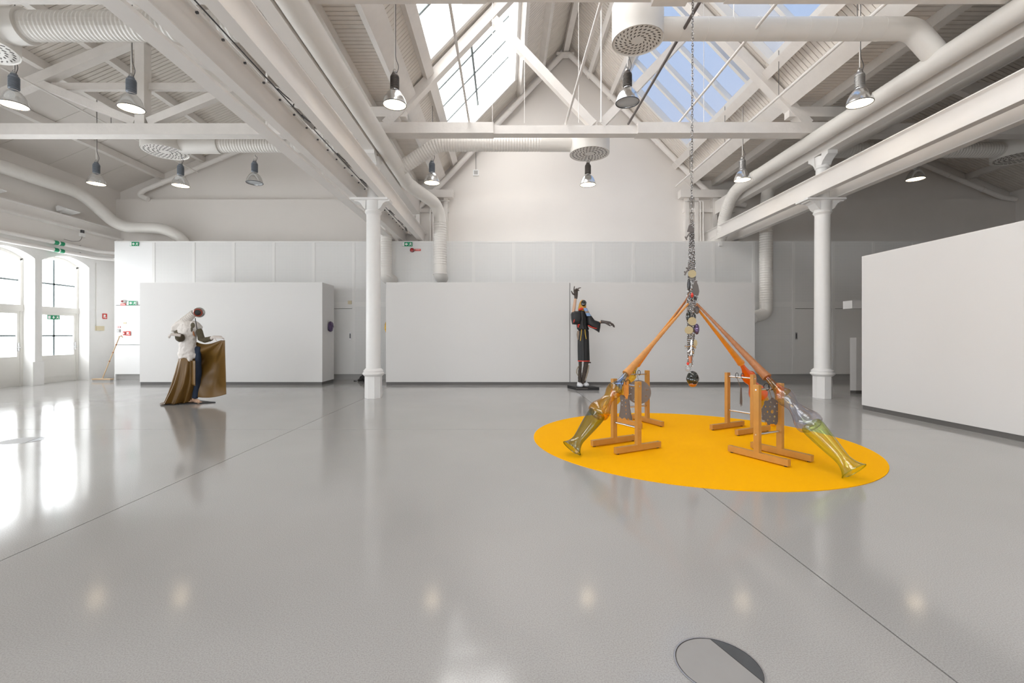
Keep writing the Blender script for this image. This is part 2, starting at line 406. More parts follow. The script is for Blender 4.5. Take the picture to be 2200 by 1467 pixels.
for k, (y0, y1) in enumerate(OPEN):
    w = struct('window_%d' % (k+1), (XD, (y0+y1)/2, 0),
               'white framed glazed door with arched fanlight, %s' % ('nearest the back wall' if k == 0 else 'second from the back wall' if k == 1 else 'further along the left wall'))
    a, b_, mid = y0+.07, y1-.07, (y0+y1)/2
    fr_ = MB()
    fr_.box(XD-.05, XD+.05, y0, a, 0, SPR); fr_.box(XD-.05, XD+.05, b_, y1, 0, SPR)
    fr_.box(XD-.06, XD+.07, y0, y1, 1.95, 2.11)
    ar = arch(y0, y1, SPR, APX); ar2 = arch(a, b_, SPR-.06, APX-.08)
    fr_.prism(ar + ar2[::-1], 'x', XD-.05, XD+.05)
    fr_.build('frame', 'frame_cream', w, False)
    MB().prism([(a, 2.11), (b_, 2.11)] + arch(a, b_, SPR-.06, APX-.08)[::-1], 'x', XD-.03, XD-.02).build('pane', 'pane_window', w, False)
    lf = MB()
    lf.box(XD-.035, XD+.035, a, a+.07, .0, 1.95); lf.box(XD-.035, XD+.035, b_-.07, b_, .0, 1.95)
    lf.box(XD-.035, XD+.035, a+.07, b_-.07, 1.88, 1.95); lf.box(XD-.035, XD+.035, a+.07, b_-.07, .0, .76)
    lo = lf.build('door_leaf', 'frame_cream', w, False)
    MB().box(XD+.035, XD+.048, a+.12, b_-.12, .16, .66).build('kick_panel', 'frame_cream', lo, False)
    MB().box(XD-.03, XD-.02, a+.07, b_-.07, .76, 1.88).build('pane', 'pane_window', w, False)
    if k < 3:
        mu_ = MB(); mu_.box(XD-.02, XD-.004, mid-.024, mid+.024, 2.11, APX-.09); mu_.box(XD-.02, XD-.004, a, b_, 2.73, 2.775)
        mu_.box(XD-.02, XD-.004, mid-.024, mid+.024, .76, 1.88); mu_.box(XD-.02, XD-.004, a+.07, b_-.07, 1.28, 1.325)
        mu_.build('glazing_bars', 'bar_grey', w, False)
        hd = MB(); hd.tube([(XD+.035, b_-.035, 1.0), (XD+.09, b_-.035, 1.0), (XD+.09, b_-.16, 1.0)], .012, 8)
        hd.box(XD+.03, XD+.045, b_-.055, b_-.015, .9, 1.12)
        hd.build('door_handle', 'steel_tube', lo)
wr = struct('wall_right', (XR, 6, 0), 'plain white side wall of the far aisle')
MB().box(XR, XR+.3, YN, YU, 0, 6.2).build('wall_face', 'wall_white', wr, False)
wf = struct('wall_front', (RX, YN, 0), 'plain white end wall behind the viewer')
MB().prism([(XL-.5, 0), (XR+.3, 0)] + prof[2:], 'y', YN-.3, YN).build('wall_face', 'wall_white', wf, False)
for i in range(7):             # window-shaped glowing panes added on the unseen end wall to brighten the hall
    xa = -10.6 + i*2.05; xb = xa + 1.5
    w = struct('window_%d' % (i+30), ((xa+xb)/2, YN, 1), 'glowing window-shaped pane added as unseen fill light on the end wall behind the viewer, number %s from the left' % ('first second third fourth fifth sixth seventh eighth ninth'.split()[i]))
    MB().prism([(xa, .9), (xb, .9)] + arch(xa, xb, 3.7, 4.05)[::-1], 'y', YN+.01, YN+.02).build('pane', 'pane_window', w, False)
    fm = MB(); fm.box(xa-.08, xa, YN, YN+.06, .8, 3.72); fm.box(xb, xb+.08, YN, YN+.06, .8, 3.72); fm.box(xa-.08, xb+.08, YN, YN+.1, .78, .9)
    fm.box((xa+xb)/2-.02, (xa+xb)/2+.02, YN, YN+.05, .9, 4.0); fm.box(xa, xb, YN, YN+.05, 2.6, 2.66)
    fm.build('frame', 'frame_cream', w, False)

# ---- roof
def sp_(s, d, y, n):           # point on a steep nave slope: side, horizontal distance from ridge, y, height over the plane
    return Vector((RX + s*(d + SIN*n), y, RZ - TAN*d + COS*n))
def slopebox(mb, s, d0, d1, y0, y1, n0, n1):
    mb.hexa([sp_(s,d0,y0,n0), sp_(s,d1,y0,n0), sp_(s,d1,y1,n0), sp_(s,d0,y1,n0), sp_(s,d0,y0,n1), sp_(s,d1,y0,n1), sp_(s,d1,y1,n1), sp_(s,d0,y1,n1)])
SKY = [(9.86, 13.52), (5.95, 9.34), (2.05, 5.40), (-2.2, 1.45)]
SK0, SK1 = 1.62, 3.48
ce = struct('ceiling', (RX, 4, RZ), 'white boarded timber roof with steep middle nave and two low side aisles')
for s in (-1, 1):
    dk = MB()
    slopebox(dk, s, 0, SK0, YN, YU, .02, .16); slopebox(dk, s, SK1, D1+.02, YN, YU, .02, .16)
    yy = [YN] + [v for o in sorted(SKY) for v in o] + [YU]
    for i in range(0, len(yy), 2): slopebox(dk, s, SK0, SK1, yy[i], yy[i+1], .02, .16)
    for d0, d1 in ((D1-.02, D2+.02), (D2, D3), (D3, D4+.3)):
        z0, z1 = roofz(d0), roofz(d1)
        p = [(RX+s*d0, z0+.02), (RX+s*d1, z1+.02), (RX+s*d1, z1+.2), (RX+s*d0, z0+.2)]
        dk.prism(p, 'y', YN, YU)
    dk.build('roof_deck', 'board_white', ce, False)
# boards: one mesh per plane, shared by every board on it
BW = .1
def board_mesh(L, name):
    h = BW/2 - .006; c = .005
    mb = MB()
    pr = [(-h, .0), (-h, -.012), (-h+c, -.018), (h-c, -.018), (h, -.012), (h, .0)]
    mb.prism(pr, 'x', 0, L); return mb.mesh(name, False, mt='board_white')
def plane_boards(s, d0, d1, y0, y1, single):
    p0 = Vector((RX+s*d0, 0, roofz(d0) if d0 not in (D1,) else ZF)); p1 = Vector((RX+s*d1, 0, roofz(d1)))
    v = p1-p0; L = v.length; u = v/L; yv = Vector((0,1,0)); nn = u.cross(yv)
    if nn.z < 0: nn = -nn
    Mx = Matrix((u, yv, nn)).transposed().to_4x4()
    n = int((y1-y0)/BW); me = board_mesh(L, 'board')
    if single:
        for i in range(n):
            o = bpy.data.objects.new('board', me); COL.objects.link(o); adopt(o, ce)
            o.matrix_basis = Matrix.Translation(p0 + yv*(y0+BW*(i+.5))) @ Mx
    else:
        mb = MB(); base = [Mx @ q.co for q in me.vertices]; fs = [tuple(f.vertices) for f in me.polygons]
        for i in range(n):
            k = len(mb.v); off = p0 + yv*(y0+BW*(i+.5))
            mb.v += [tuple(q+off) for q in base]; mb.f += [tuple(k+j for j in f) for f in fs]
        o = mb.build('boarding', 'board_white', ce, False); o['kind'] = 'stuff'
for s in (-1, 1):
    plane_boards(s, D1, D2, 5.9, YU, True); plane_boards(s, D1, D2, YN, 5.9, False)
    plane_boards(s, 0, SK0, YN, YU, False); plane_boards(s, SK1+.0, D1, YN, YU, False)
    for i in range(0, len(yy), 2): plane_boards(s, SK0, SK1, yy[i], yy[i+1], False)
    plane_boards(s, D2, D3, YN, YU, False)
plane_boards(-1, D3, 11.55, 5.9, YU, True); plane_boards(-1, D3, 11.55, YN, 5.9, False)
plane_boards(1, D3, D4, YN, YU, False)
for i in range(17):            # smooth lining sheets over the outer half of the left aisle
    ya = YN + i*1.22; yb = min(ya+1.21, YU)
    for d0, d1 in ((11.57, 12.87), (12.88, D4)):
        MB().prism([(RX-d0, roofz(d0)+.02), (RX-d1, roofz(d1)+.02), (RX-d1, roofz(d1)-.005), (RX-d0, roofz(d0)-.005)], 'y', ya, yb).build('lining_sheet', 'plaster_ceiling', ce, False)
def purlin(s, d, w, h, steep=False, off=.0, y0=YN, y1=YU):
    mb = MB()
    if steep: slopebox(mb, s, d-w/2*COS, d+w/2*COS, y0, y1, -h-off, .0-off)
    else:
        z = roofz(d)-off; mb.box(RX+s*d-w/2, RX+s*d+w/2, y0, y1, z-h, z-.0)
    return mb.build('purlin', 'wood_white', ce, False)
for s in (-1, 1):
    purlin(s, .87, .13, .2, True); purlin(s, 1.52, .13, .18, True); purlin(s, 3.6, .2, .17, True)
    mb = MB(); slopebox(mb, s, 3.93, 4.17, YN, YU, -.2, 0); mb.build('purlin', 'wood_white', ce, False)
    purlin(s, 4.78, .16, .2)
    for d in (7.0, 8.3, 10.6, 11.6, 12.9): purlin(s, d, .14, .18, off=.0 if d != 8.3 else .0)
    purlin(s, D3, .16, .22, off=.02)
MB().box(RX-.08, RX+.08, YN, YU, RZ-.36, RZ-.06).build('ridge_beam', 'wood_white', ce, False)

# ---- skylights: raised kerbs, glazing bars and panes
wn = len(OPEN)+1
for s in (-1, 1):
    for k, (y0, y1) in enumerate(SKY):
        side = 'bright frosted' if s < 0 else 'clear'
        wh = ('far', 'near', 'overhead', 'rear')[k]
        w = struct('window_%d' % wn, sp_(s, 2.5, (y0+y1)/2, 0), '%s roof skylight in the %s bay of the middle nave' % (side, wh)); wn += 1
        H = .30 if s < 0 else .16
        kb = MB()
        slopebox(kb, s, SK0-.06, SK0+.02, y0-.06, y1+.06, -.02, H); slopebox(kb, s, SK1-.02, SK1+.06, y0-.06, y1+.06, -.02, H)
        slopebox(kb, s, SK0+.02, SK1-.02, y0-.06, y0+.02, -.02, H); slopebox(kb, s, SK0+.02, SK1-.02, y1-.02, y1+.06, -.02, H)
        kb.build('kerb', 'trim_white', w, False)
        nb = 4 if (y1-y0) < 3.5 else 4
        ys_ = [y0 + (y1-y0)*i/nb for i in range(nb+1)] if k else [9.86, 10.27, 11.09, 11.90, 12.72, 13.52]
        if k == 1: ys_ = [5.95, 6.05, 6.87, 7.69, 8.51, 9.34]
        for i in range(len(ys_)-1):
            mb = MB(); slopebox(mb, s, SK0+.0, SK1-.0, ys_[i]+.01, ys_[i+1]-.01, H-.01, H)
            pm = 'pane_skylight' if s < 0 else ('pane_hazy' if (k == 1 and i == len(ys_)-2) else 'pane_clear')
            mb.build('pane', pm, w, False)
        for yv_ in ys_[1:-1]:
            mb = MB(); bw = .03 if s < 0 else .045
            slopebox(mb, s, SK0, SK1, yv_-bw, yv_+bw, H-(.03 if s < 0 else .10), H+.01); mb.build('glazing_bar', 'bar_grey' if s < 0 else 'trim_white', w, False)
        if s < 0:
            mb = MB(); slopebox(mb, s, 2.5, 2.545, y0, y1, H-.03, H+.01); mb.build('glazing_bar', 'bar_grey', w, False)

# ================================================================== ROOF TRUSSES
def truss(Yc, where):
    y0, y1 = Yc-.14, Yc+.14
    # middle nave
    t = thing('nave_truss', (RX, Yc, 5.5), 'white timber truss across the middle nave, %s' % where, 'truss', 'roof trusses')
    MB().box(-.22, 2.78, Yc-.07, Yc+.13, 5.525, 5.70).build('tie_beam', 'wood_white', t, False)
    MB().box(-2.95, -.22, y0, y1, 5.51, 5.735).build('tie_beam', 'wood_white', t, False)
    MB().box(2.78, 6.9, y0, y1, 5.51, 5.735).build('tie_beam', 'wood_white', t, False)
    for s in (-1, 1):
        e0 = (RX+s*4.42, Yc, 5.72); e1 = (RX+s*.05, Yc, 5.72+4.37*TAN)
        MB().bar(e0, e1, .2, .2).build('rafter', 'wood_white', t, False)
        sx = RX+s*2.2; MB().bar((RX+s*.08, Yc, 5.73), (sx, Yc, 5.72+(4.42-2.2)*TAN-.08), .15, .17).build('strut', 'wood_white', t, False)
        MB().box(min(RX+s*4.0, RX+s*5.6), max(RX+s*4.0, RX+s*5.6), Yc-.085, Yc+.085, ZF-.42, ZF-.21).build('cross_beam', 'wood_white', t, False)
    MB().tube([(RX+.06, Yc-.16, 5.72), (RX+.06, Yc-.16, 9.9)], .014, 8).build('tie_rod', 'steel_white', t)
    # side aisles
    for s, nm in ((-1, 'left'), (1, 'right')):
        ax = RX+s*D3; zr = roofz(D3)
        a = thing('aisle_truss', (ax, Yc, 5.5), 'white king-post truss across the %s aisle, %s' % (nm, where), 'truss', 'roof trusses')
        MB().box(min(RX+s*4.97, RX+s*14.25), max(RX+s*4.97, RX+s*14.25), Yc-.12, Yc+.12, 5.49, 5.72).build('tie_beam', 'wood_white', a, False)
        MB().box(ax-.1, ax+.1, Yc-.1, Yc+.1, 5.72, zr-.2).build('king_post', 'wood_white', a, False)
        for q in (-1, 1):
            MB().bar((ax+q*4.55, Yc, zr-.425*4.55-.31), (ax+q*.1, Yc, zr-.31-.04), .18, .2).build('rafter', 'wood_white', a, False)
            MB().bar((ax+q*.14, Yc, 5.78), (ax+q*2.15, Yc, zr-.425*2.15-.40), .14, .17).build('strut', 'wood_white', a, False)
            MB().box(min(ax+q*.1, ax+q*1.95), max(ax+q*.1, ax+q*1.95), Yc+.02, Yc+.12, 6.50, 6.64).build('collar_beam', 'wood_white', a, False)
truss(9.6, 'over the two columns'); truss(5.65, 'above the hanging chain'); truss(1.7, 'nearest overhead')
bl = MB().box(1.84, 2.27, 5.46, 5.72, 5.43, 5.51).build('splice_block', 'wood_white', None, False)
tag(bl, 'pale timber block bolted under the near tie beam beside the chain', 'block')
for X, z, r, mt_, lab in ((-.73, 5.77, .022, 'steel_white', 'leftmost white tie rod running along the nave over the tie beams'),
                     (1.30, 5.77, .026, 'steel_white', 'thick white tie rod left of the big round diffuser'),
                     (2.62, 5.77, .024, 'plate_grey', 'brownish tie rod right of the big round diffuser'),
                     (3.66, 5.77, .022, 'steel_white', 'white tie rod crossing below the blue skylight')):
    o = MB().tube([(X, 1.7, z), (X, 9.62, z)], r, 10).build('tie_rod', mt_); tag(o, lab, 'rod', 'longitudinal tie rods')

# ================================================================== COLUMNS AND STEEL BEAMS
def column(X, Yc, label):
    t = thing('column', (X, Yc, 0), label, 'column', 'cast-iron columns')
    MB().lathe([(.178, 0), (.178, .455)], 8, (X, Yc, 0)).build('base', 'cast_iron_white', t, False)
    MB().lathe([(.178, .455), (.20, .475), (.222, .50), (.222, .525), (.20, .545), (.205, .56), (.205, .575), (.175, .60), (.165, .615), (.150, .62)], 24, (X, Yc, 0)).build('collar', 'cast_iron_white', t)
    MB().lathe([(.152, .62), (.150, 1.5), (.145, 2.8), (.142, 3.86)], 32, (X, Yc, 0)).build('shaft', 'cast_iron_white', t)
    MB().lathe([(.142, 3.83), (.158, 3.86), (.172, 3.875), (.172, 3.895), (.158, 3.905), (.165, 3.92), (.158, 3.94), (.16, 4.12)], 28, (X, Yc, 0)).build('capital', 'cast_iron_white', t)
    for q in (-1, 1):
        pr = [(X+q*.13, 3.93), (X+q*.17, 3.96), (X+q*.20, 4.0), (X+q*.235, 4.06), (X+q*.29, 4.095), (X+q*.36, 4.10), (X+q*.38, 4.14), (X+q*.13, 4.14)]
        MB().prism(pr, 'y', Yc-.12, Yc+.12).build('bracket', 'cast_iron_white', t, False)
    MB().box(X-.44, X+.34, Yc-.2, Yc+.2, 4.12, 4.16).build('cap_plate', 'cast_iron_white', t, False) if X < 0 else MB().box(X-.44, X+.36, Yc-.2, Yc+.2, 4.12, 4.16).build('cap_plate', 'cast_iron_white', t, False)
    MB().lathe([(.125, 4.15), (.12, 4.80), (.14, 4.82), (.14, 4.85), (.125, 4.87), (.13, 5.06)], 28, (X, Yc, 0)).build('upper_shaft', 'cast_iron_white', t)
    for q in (-1, 1):
        pr = [(Yc+q*.11, 4.86), (Yc+q*.15, 4.93), (Yc+q*.24, 5.0), (Yc+q*.30, 5.03), (Yc+q*.30, 5.1), (Yc+q*.11, 5.1)]
        MB().prism(pr, 'x', X-.10, X+.10).build('bracket', 'cast_iron_white', t, False)
column(-2.75, 9.6, 'white cast-iron column in front of the gap between the two back partitions')
column(6.70, 9.6, 'white cast-iron column left of the tall right-hand partition')
def ibeam(name, x0, x1, z0, z1, label, y0=YN, y1=YB):
    mb = MB(); xc = (x0+x1)/2; tf = .022
    pr = [(x0, z0), (x1, z0), (x1, z0+tf*.7), (xc+.02, z0+tf*1.4), (xc+.008, z0+tf*2), (xc+.008, z1-tf*2), (xc+.02, z1-tf*1.4), (x1, z1-tf*.7), (x1, z1),
          (x0, z1), (x0, z1-tf*.7), (xc-.02, z1-tf*1.4), (xc-.008, z1-tf*2), (xc-.008, z0+tf*2), (xc-.02, z0+tf*1.4), (x0, z0+tf*.7)]
    mb.prism(pr, 'y', y0, y1)
    o = mb.build(name, 'steel_white', None, True, 50); return tag(o, label, 'beam', 'long steel beams over the columns')
ibeam('steel_beam', -3.17, -3.035, 4.16, 4.54, 'white steel beam along the left column, the one towards the arched windows')
ibeam('steel_beam', -2.585, -2.44, 4.16, 4.54, 'white steel beam along the left column, the one towards the skylights')
ibeam('steel_beam', 6.30, 6.43, 4.17, 4.55, 'white steel beam over the right column, the one towards the chain')
ibeam('steel_beam', 6.88, 7.02, 4.17, 4.55, 'white steel beam over the right column, the one towards the dark aisle')
o = MB().box(-3.47, -3.27, YN, YB-.2, 4.16, 4.20).build('mounting_rail', 'steel_white', None, False); tag(o, 'flat white mounting rail hung beside the left steel beams', 'rail')
for y in (6.5, 8.5, 11, 13): adopt(MB().box(-3.4, -3.38, y, y+.03, 4.2, 5.9).build('hanger', 'steel_white', None, False), o)
for x0, x1, lab in ((-2.85, -2.65, 'upper timber beam resting on the left column'), (6.60, 6.80, 'upper timber beam resting on the right column')):
    o = MB().box(x0, x1, YN, YU, 5.1, 5.50).build('timber_beam', 'steel_white', None, False); tag(o, lab, 'beam', 'upper beams')
# cable conduit with clips between the left beams
t = thing('cable_conduit', (-2.98, 6, 4.3), 'thin conduit with clips and loose cables between the left steel beams', 'conduit')
MB().tube([(-2.985, YN, 4.46), (-2.985, 13.9, 4.46)], .012, 8).build('pipe', 'steel_white', t)
MB().tube([(-2.94, YN, 4.49), (-2.94, 13.9, 4.49)], .008, 6).build('wire', 'dark_metal', t)
for i in range(26):
    y = 3.2 + i*.41; MB().box(-2.995, -2.968, y-.009, y+.009, 4.43, 4.45).build('clip', 'dark_metal', t, False)
for i, y in enumerate((5.9, 6.6, 8.0, 9.3, 10.6, 11.6, 12.6)):
    pts = [Vector((-2.93, y, 4.5)), Vector((-2.86, y+.1, 4.44)), Vector((-2.80, y+.22, 4.42+.04*(i % 2))), Vector((-2.88, y+.33, 4.46)), Vector((-2.93, y+.45, 4.5))]
    MB().tube(resample(fillet(pts, .08), .05), .008, 6).build('cable', 'dark_metal', t)
    if i % 2: MB().box(-2.95, -2.84, y+.1, y+.4, 4.47, 4.53).build('junction_box', 'plinth_grey', t, False)
# beam, pipes and conduit along the left wall
mbx = MB(); x0, x1, z0, z1 = XL, XL+.26, 4.33, 4.64
mbx.prism([(x0, z0), (x1, z0), (x1, z0+.03), (x0+.16, z0+.05), (x0+.16, z1-.04), (x1-.06, z1-.02), (x1-.06, z1), (x0, z1)], 'y', YN, YB)
tag(mbx.build('wall_beam', 'steel_white', None, False), 'white steel beam running along the left wall above the arches', 'beam')
for z, lab, gz in ((3.83, 'upper white pipe with a green label above the arched doors', 13.2), (3.63, 'lower white pipe with a green label above the arched doors', 13.25)):
    t = thing('wall_pipe', (XL+.14, 6, z), lab, 'pipe', 'pipes along the left wall')
    MB().tube([(XL+.14, YN, z), (XL+.14, 13.6, z), (XL+.3, 14.0, z+.02), (XL+.9, 14.1, z+.02)], .055, 14).build('pipe', 'steel_white', t)
    MB().tube([(XL+.14, 12.30, z), (XL+.14, 12.58, z)], .0575, 14).build('label_band', 'green_sign', t)
    MB().tube([(XL+.14, 12.42, z), (XL+.14, 12.46, z)], .059, 14).build('label_arrow', 'white_sign', t)
    for y in (6, 8, 10.2, 13.1): MB().tube([(XL, y, z+.05), (XL+.14, y, z+.05)], .02, 8).build('bracket', 'dark_metal', t)

# ================================================================== AIR DUCTS
class RMB(MB):
    def build(s, name, mt, parent=None, smooth=True, ang=12, label=None): return MB.build(s, name, mt, parent, True, 12, label)
def ribbed(pts, r, step=.035, amp=.006, every=2, seg=24):
    pp = resample(pts, step*.7); amp *= 1.5; return RMB().tube(pp, [r + (amp if i % every == 0 else 0) for i in range(len(pp))], seg)
t = thing('air_duct', (-2.47, 8, 5.2), 'long white air duct along the left column line dropping to the screen wall', 'duct', 'main air ducts')
run = fillet([(-2.47, YN, 5.20), (-2.47, 11.45, 5.20)], .3)
MB().tube(run, .164, 28).build('run', 'duct_white', t)
MB().tube(fillet([(-2.47, 11.4, 5.20), (-2.47, 11.7, 5.20), (-1.95, 12.95, 5.06), (-1.84, 13.12, 4.75), (-1.84, 13.12, 4.2)], .3), .168, 28).build('elbow', 'duct_white', t)
ribbed([Vector((-1.84, 13.12, 4.55)), Vector((-1.84, 13.12, 3.3))], .180, .05, .007).build('drop', 'duct_white', t)
MB().tube(fillet([(-1.84, 13.12, 3.32), (-1.84, 13.12, 3.08), (-1.84, 13.52, 3.02)], .2), .19, 28).build('wall_elbow', 'duct_white', t)
MB().tube([(-1.84, 13.12, 3.07), (-1.84, 13.12, 3.11)], .204, 28).build('flange', 'steel_white', t)
for y in (3.0, 6.9, 10.3): MB().tube([(-2.47, y, 5.2), (-2.47, y+.05, 5.2)], .1665, 28).build('joint_band', 'duct_white', t)
t = thing('air_duct', (6.40, 8, 5.35), 'long white air duct along the right column line above the steel beams', 'duct', 'main air ducts')
MB().tube([(6.40, YN, 5.35), (6.40, 11.6, 5.35)], .150, 28).build('run', 'duct_white', t)
ribbed(fillet([Vector((6.40, 11.5, 5.35)), Vector((6.40, 12.75, 5.33)), Vector((6.46, 13.45, 4.7)), Vector((6.46, 13.5, 4.2)), Vector((6.46, 14.4, 4.12))], .5, 10), .158, .04, .004).build('drop', 'duct_white', t)
t = thing('air_duct', (7.5, 11, 5.5), 'second white air duct behind the right column, dropping in front of the screen wall', 'duct', 'main air ducts')
MB().tube(fillet([(7.5, YN, 5.55), (7.5, 12.98, 5.55), (7.5, 13.06, 4.6)], .35), .165, 28).build('run', 'duct_white', t)
ribbed([Vector((7.5, 13.06, 5.0)), Vector((7.5, 13.06, 2.2))], .168, .05, .006).build('drop', 'duct_white', t)
MB().tube(fillet([(7.5, 13.06, 2.25), (7.5, 13.06, 1.95), (7.05, 12.95, 1.82)], .28), .172, 28).build('end_elbow', 'duct_white', t)
t = thing('air_duct', (-3.4, 13.2, 4), 'white duct drop partly hidden behind the left column', 'duct', 'main air ducts')
ribbed([Vector((-3.42, 13.2, 4.75)), Vector((-3.42, 13.2, 3.25))], .165, .05, .006).build('drop', 'duct_white', t)
MB().tube(fillet([(-3.42, 13.2, 3.26), (-3.42, 13.2, 3.0), (-3.30, 13.5, 2.93)], .18), .172, 28).build('wall_elbow', 'duct_white', t)
MB().tube([(-3.42, 13.2, 2.98), (-3.41, 13.22, 3.02)], .182, 28).build('flange', 'steel_white', t)
t = thing('air_duct', (-11.9, 10, 5.3), 'white air duct high on the left wall bending down behind the screen wall', 'duct', 'main air ducts')
MB().tube(fillet([(-11.95, YN, 5.33), (-11.95, 12.9, 5.33), (-11.75, 13.75, 4.72), (-11.45, 13.85, 4.60), (-10.35, 13.9, 4.58), (-9.82, 13.95, 4.25), (-9.75, 13.98, 3.9)], .35, 8), .165, 26).build('run', 'duct_white', t)
for y in (8.2, 12.6): MB().tube([(-11.95, y, 5.33), (-11.95, y+.05, 5.33)], .169, 26).build('joint_band', 'duct_white', t)

def diffuser(cx, cy, zb, zt, r, label):
    t = thing('ceiling_diffuser', (cx, cy, zb), label, 'diffuser', 'round air diffusers')
    MB().lathe([(r-.02, zb+.02), (r, zb), (r, zt), (r-.05, zt+.02)], 48, (cx, cy, 0), caps=False).build('drum', 'duct_white', t)
    MB().lathe([(r-.02, zb+.012), (r-.02, zb+.03)], 48, (cx, cy, 0)).build('face_plate', 'duct_white', t)
    MB().lathe([(r, zt), (r, zt+.02)], 48, (cx, cy, 0)).build('top_plate', 'duct_white', t)
    mb = MB()
    for q, n in ((.30, 12), (.48, 18), (.66, 24), (.84, 30)):
        for i in range(n):
            a = 2*PI*i/n + q*3; c = Vector((cx+math.cos(a)*q*r, cy+math.sin(a)*q*r, zb+.010))
            ra = a + .9; u = Vector((math.cos(ra), math.sin(ra), 0)); w = Vector((-math.sin(ra), math.cos(ra), 0))
            mb.obox(c, u*.021*r/.4, w*.0075*r/.4, (0, 0, .003))
    o = mb.build('slots', 'brown_housing', t, False); o['kind'] = 'stuff'
    return t
def cross_duct(pts, r, label, rib=True, rad=.25):
    t = thing('branch_duct', pts[0], label, 'duct', 'branch ducts')
    p = fillet([Vector(q) for q in pts], rad, 6)
    (ribbed(p, r, .045, .006) if rib else MB().tube(p, r, 28)).build('pipe', 'duct_white', t)
    return t
diffuser(1.975, 6.75, 5.66, 6.16, .37, 'large white round diffuser hanging near the top centre by the chain')
t = cross_duct([(2.30, 6.75, 5.84), (6.05, 6.75, 5.84), (6.42, 6.75, 5.42)], .155, 'white branch duct from the near round diffuser across to the right main duct', False, .14)
for i in range(9):
    x = 2.6 + i*.37; MB().tube([(x, 6.75, 5.84), (x+.012, 6.75, 5.84)], .1585, 28).build('seam', 'duct_white', t)
MB().tube([(3.4, 6.75, 5.95), (3.4, 6.75, 7.8)], .008, 6).build('hanger', 'steel_white', t)
diffuser(1.975, 10.55, 5.50, 5.95, .455, 'white round diffuser under the far tie beam in the middle nave')
t = cross_duct([(1.60, 10.55, 5.73), (-1.55, 10.55, 5.73), (-2.45, 10.72, 5.22)], .155, 'white branch duct from the far nave diffuser to the left main duct', True, .2)
MB().tube([(.85, 10.55, 5.73), (1.7, 10.55, 5.73)], .165, 28).build('collar', 'duct_white', t)
diffuser(-7.88, 10.6, 5.56, 6.0, .47, 'white round diffuser under the tie beam in the left aisle')
t = cross_duct([(-7.45, 10.6, 5.74), (-3.1, 10.6, 5.74)], .17, 'white corrugated branch duct of the far diffuser in the left aisle')
MB().tube([(-7.5, 10.6, 5.74), (-6.6, 10.6, 5.74)], .20, 28).build('collar', 'duct_white', t)
diffuser(-7.82, 6.75, 5.58, 6.1, .47, 'white round diffuser cut by the left edge of the view')
t = cross_duct([(-7.4, 6.75, 5.88), (-3.1, 6.75, 5.88)], .195, 'thick corrugated branch duct at the top left of the view')
MB().tube([(-7.45, 6.75, 5.88), (-7.06, 6.75, 5.88)], .245, 32).build('collar', 'duct_white', t)
diffuser(11.95, 10.6, 5.42, 5.95, .47, 'white round diffuser in the dark right aisle')
t = cross_duct([(11.5, 10.6, 5.62), (7.6, 10.6, 5.62)], .17, 'white branch duct running into the dark right aisle')

# rain and sprinkler pipes along the gable
def gpipe(pts, r, label, rad=.18, y_clips=()):
    t = thing('gable_pipe', pts[0], label, 'pipe', 'pipes along the end gable')
    p = fillet([Vector(q) for q in pts], rad, 6); MB().tube(p, r, 16).build('pipe', 'steel_white', t)
    a, b_ = Vector(pts[0]), Vector(pts[1])
    for f in (.12, .35, .6, .85): 
        c = a.lerp(b_, f); u = (b_-a).normalized(); MB().tube([c-u*.03, c+u*.03], r*1.12, 16).build('clip', 'steel_white', t)
    return t
YG = 14.36
gpipe([(RX-.12, YG, 10.15), (-2.85, YG, 5.15), (-3.0, YG, 4.5)], .085, 'thick white pipe down the left slope of the middle gable')
gpipe([(RX+.12, YG, 10.15), (6.70, YG, 5.55), (7.6, YG, 5.42)], .085, 'thick white pipe down the right slope of the middle gable')
o = MB().box(RX-.3, RX+.25, YG-.06, YG+.1, 10.1, 10.2).build('pipe_coupling', 'steel_white', None, False); tag(o, 'white pipe coupling bracket below the gable peak', 'bracket')
gpipe([(-7.6, YG, 7.45), (-11.35, YG, 5.88), (-11.5, YG, 5.72), (-11.2, YG, 5.6)], .075, 'white pipe down the left aisle gable with a curled end')
gpipe([(11.5, YG, 7.40), (15.7, YG, 5.65), (16.1, YG, 5.6)], .075, 'white pipe down the right aisle gable')
for X, y0, z, r, lab in ((5.42, 5.9, 6.02, .025, 'thin sprinkler pipe under the right edge of the nave roof'), (8.2, 2.0, 5.75, .03, 'thin sprinkler pipe inside the right aisle'),
                         (-9.65, 5.5, 6.45, .02, 'thin pipe under the left aisle roof boards')):
    o = MB().tube([(X, y0, z), (X, 14.4, z)], r, 10).build('sprinkler_pipe', 'steel_white'); tag(o, lab, 'pipe', 'thin pipes under the roof')
    for y in (7, 9, 11.2, 13.3): adopt(MB().tube([(X, y, z), (X, y, roofz(X-RX)-.01)], .006, 6).build('hanger', 'dark_metal'), o)
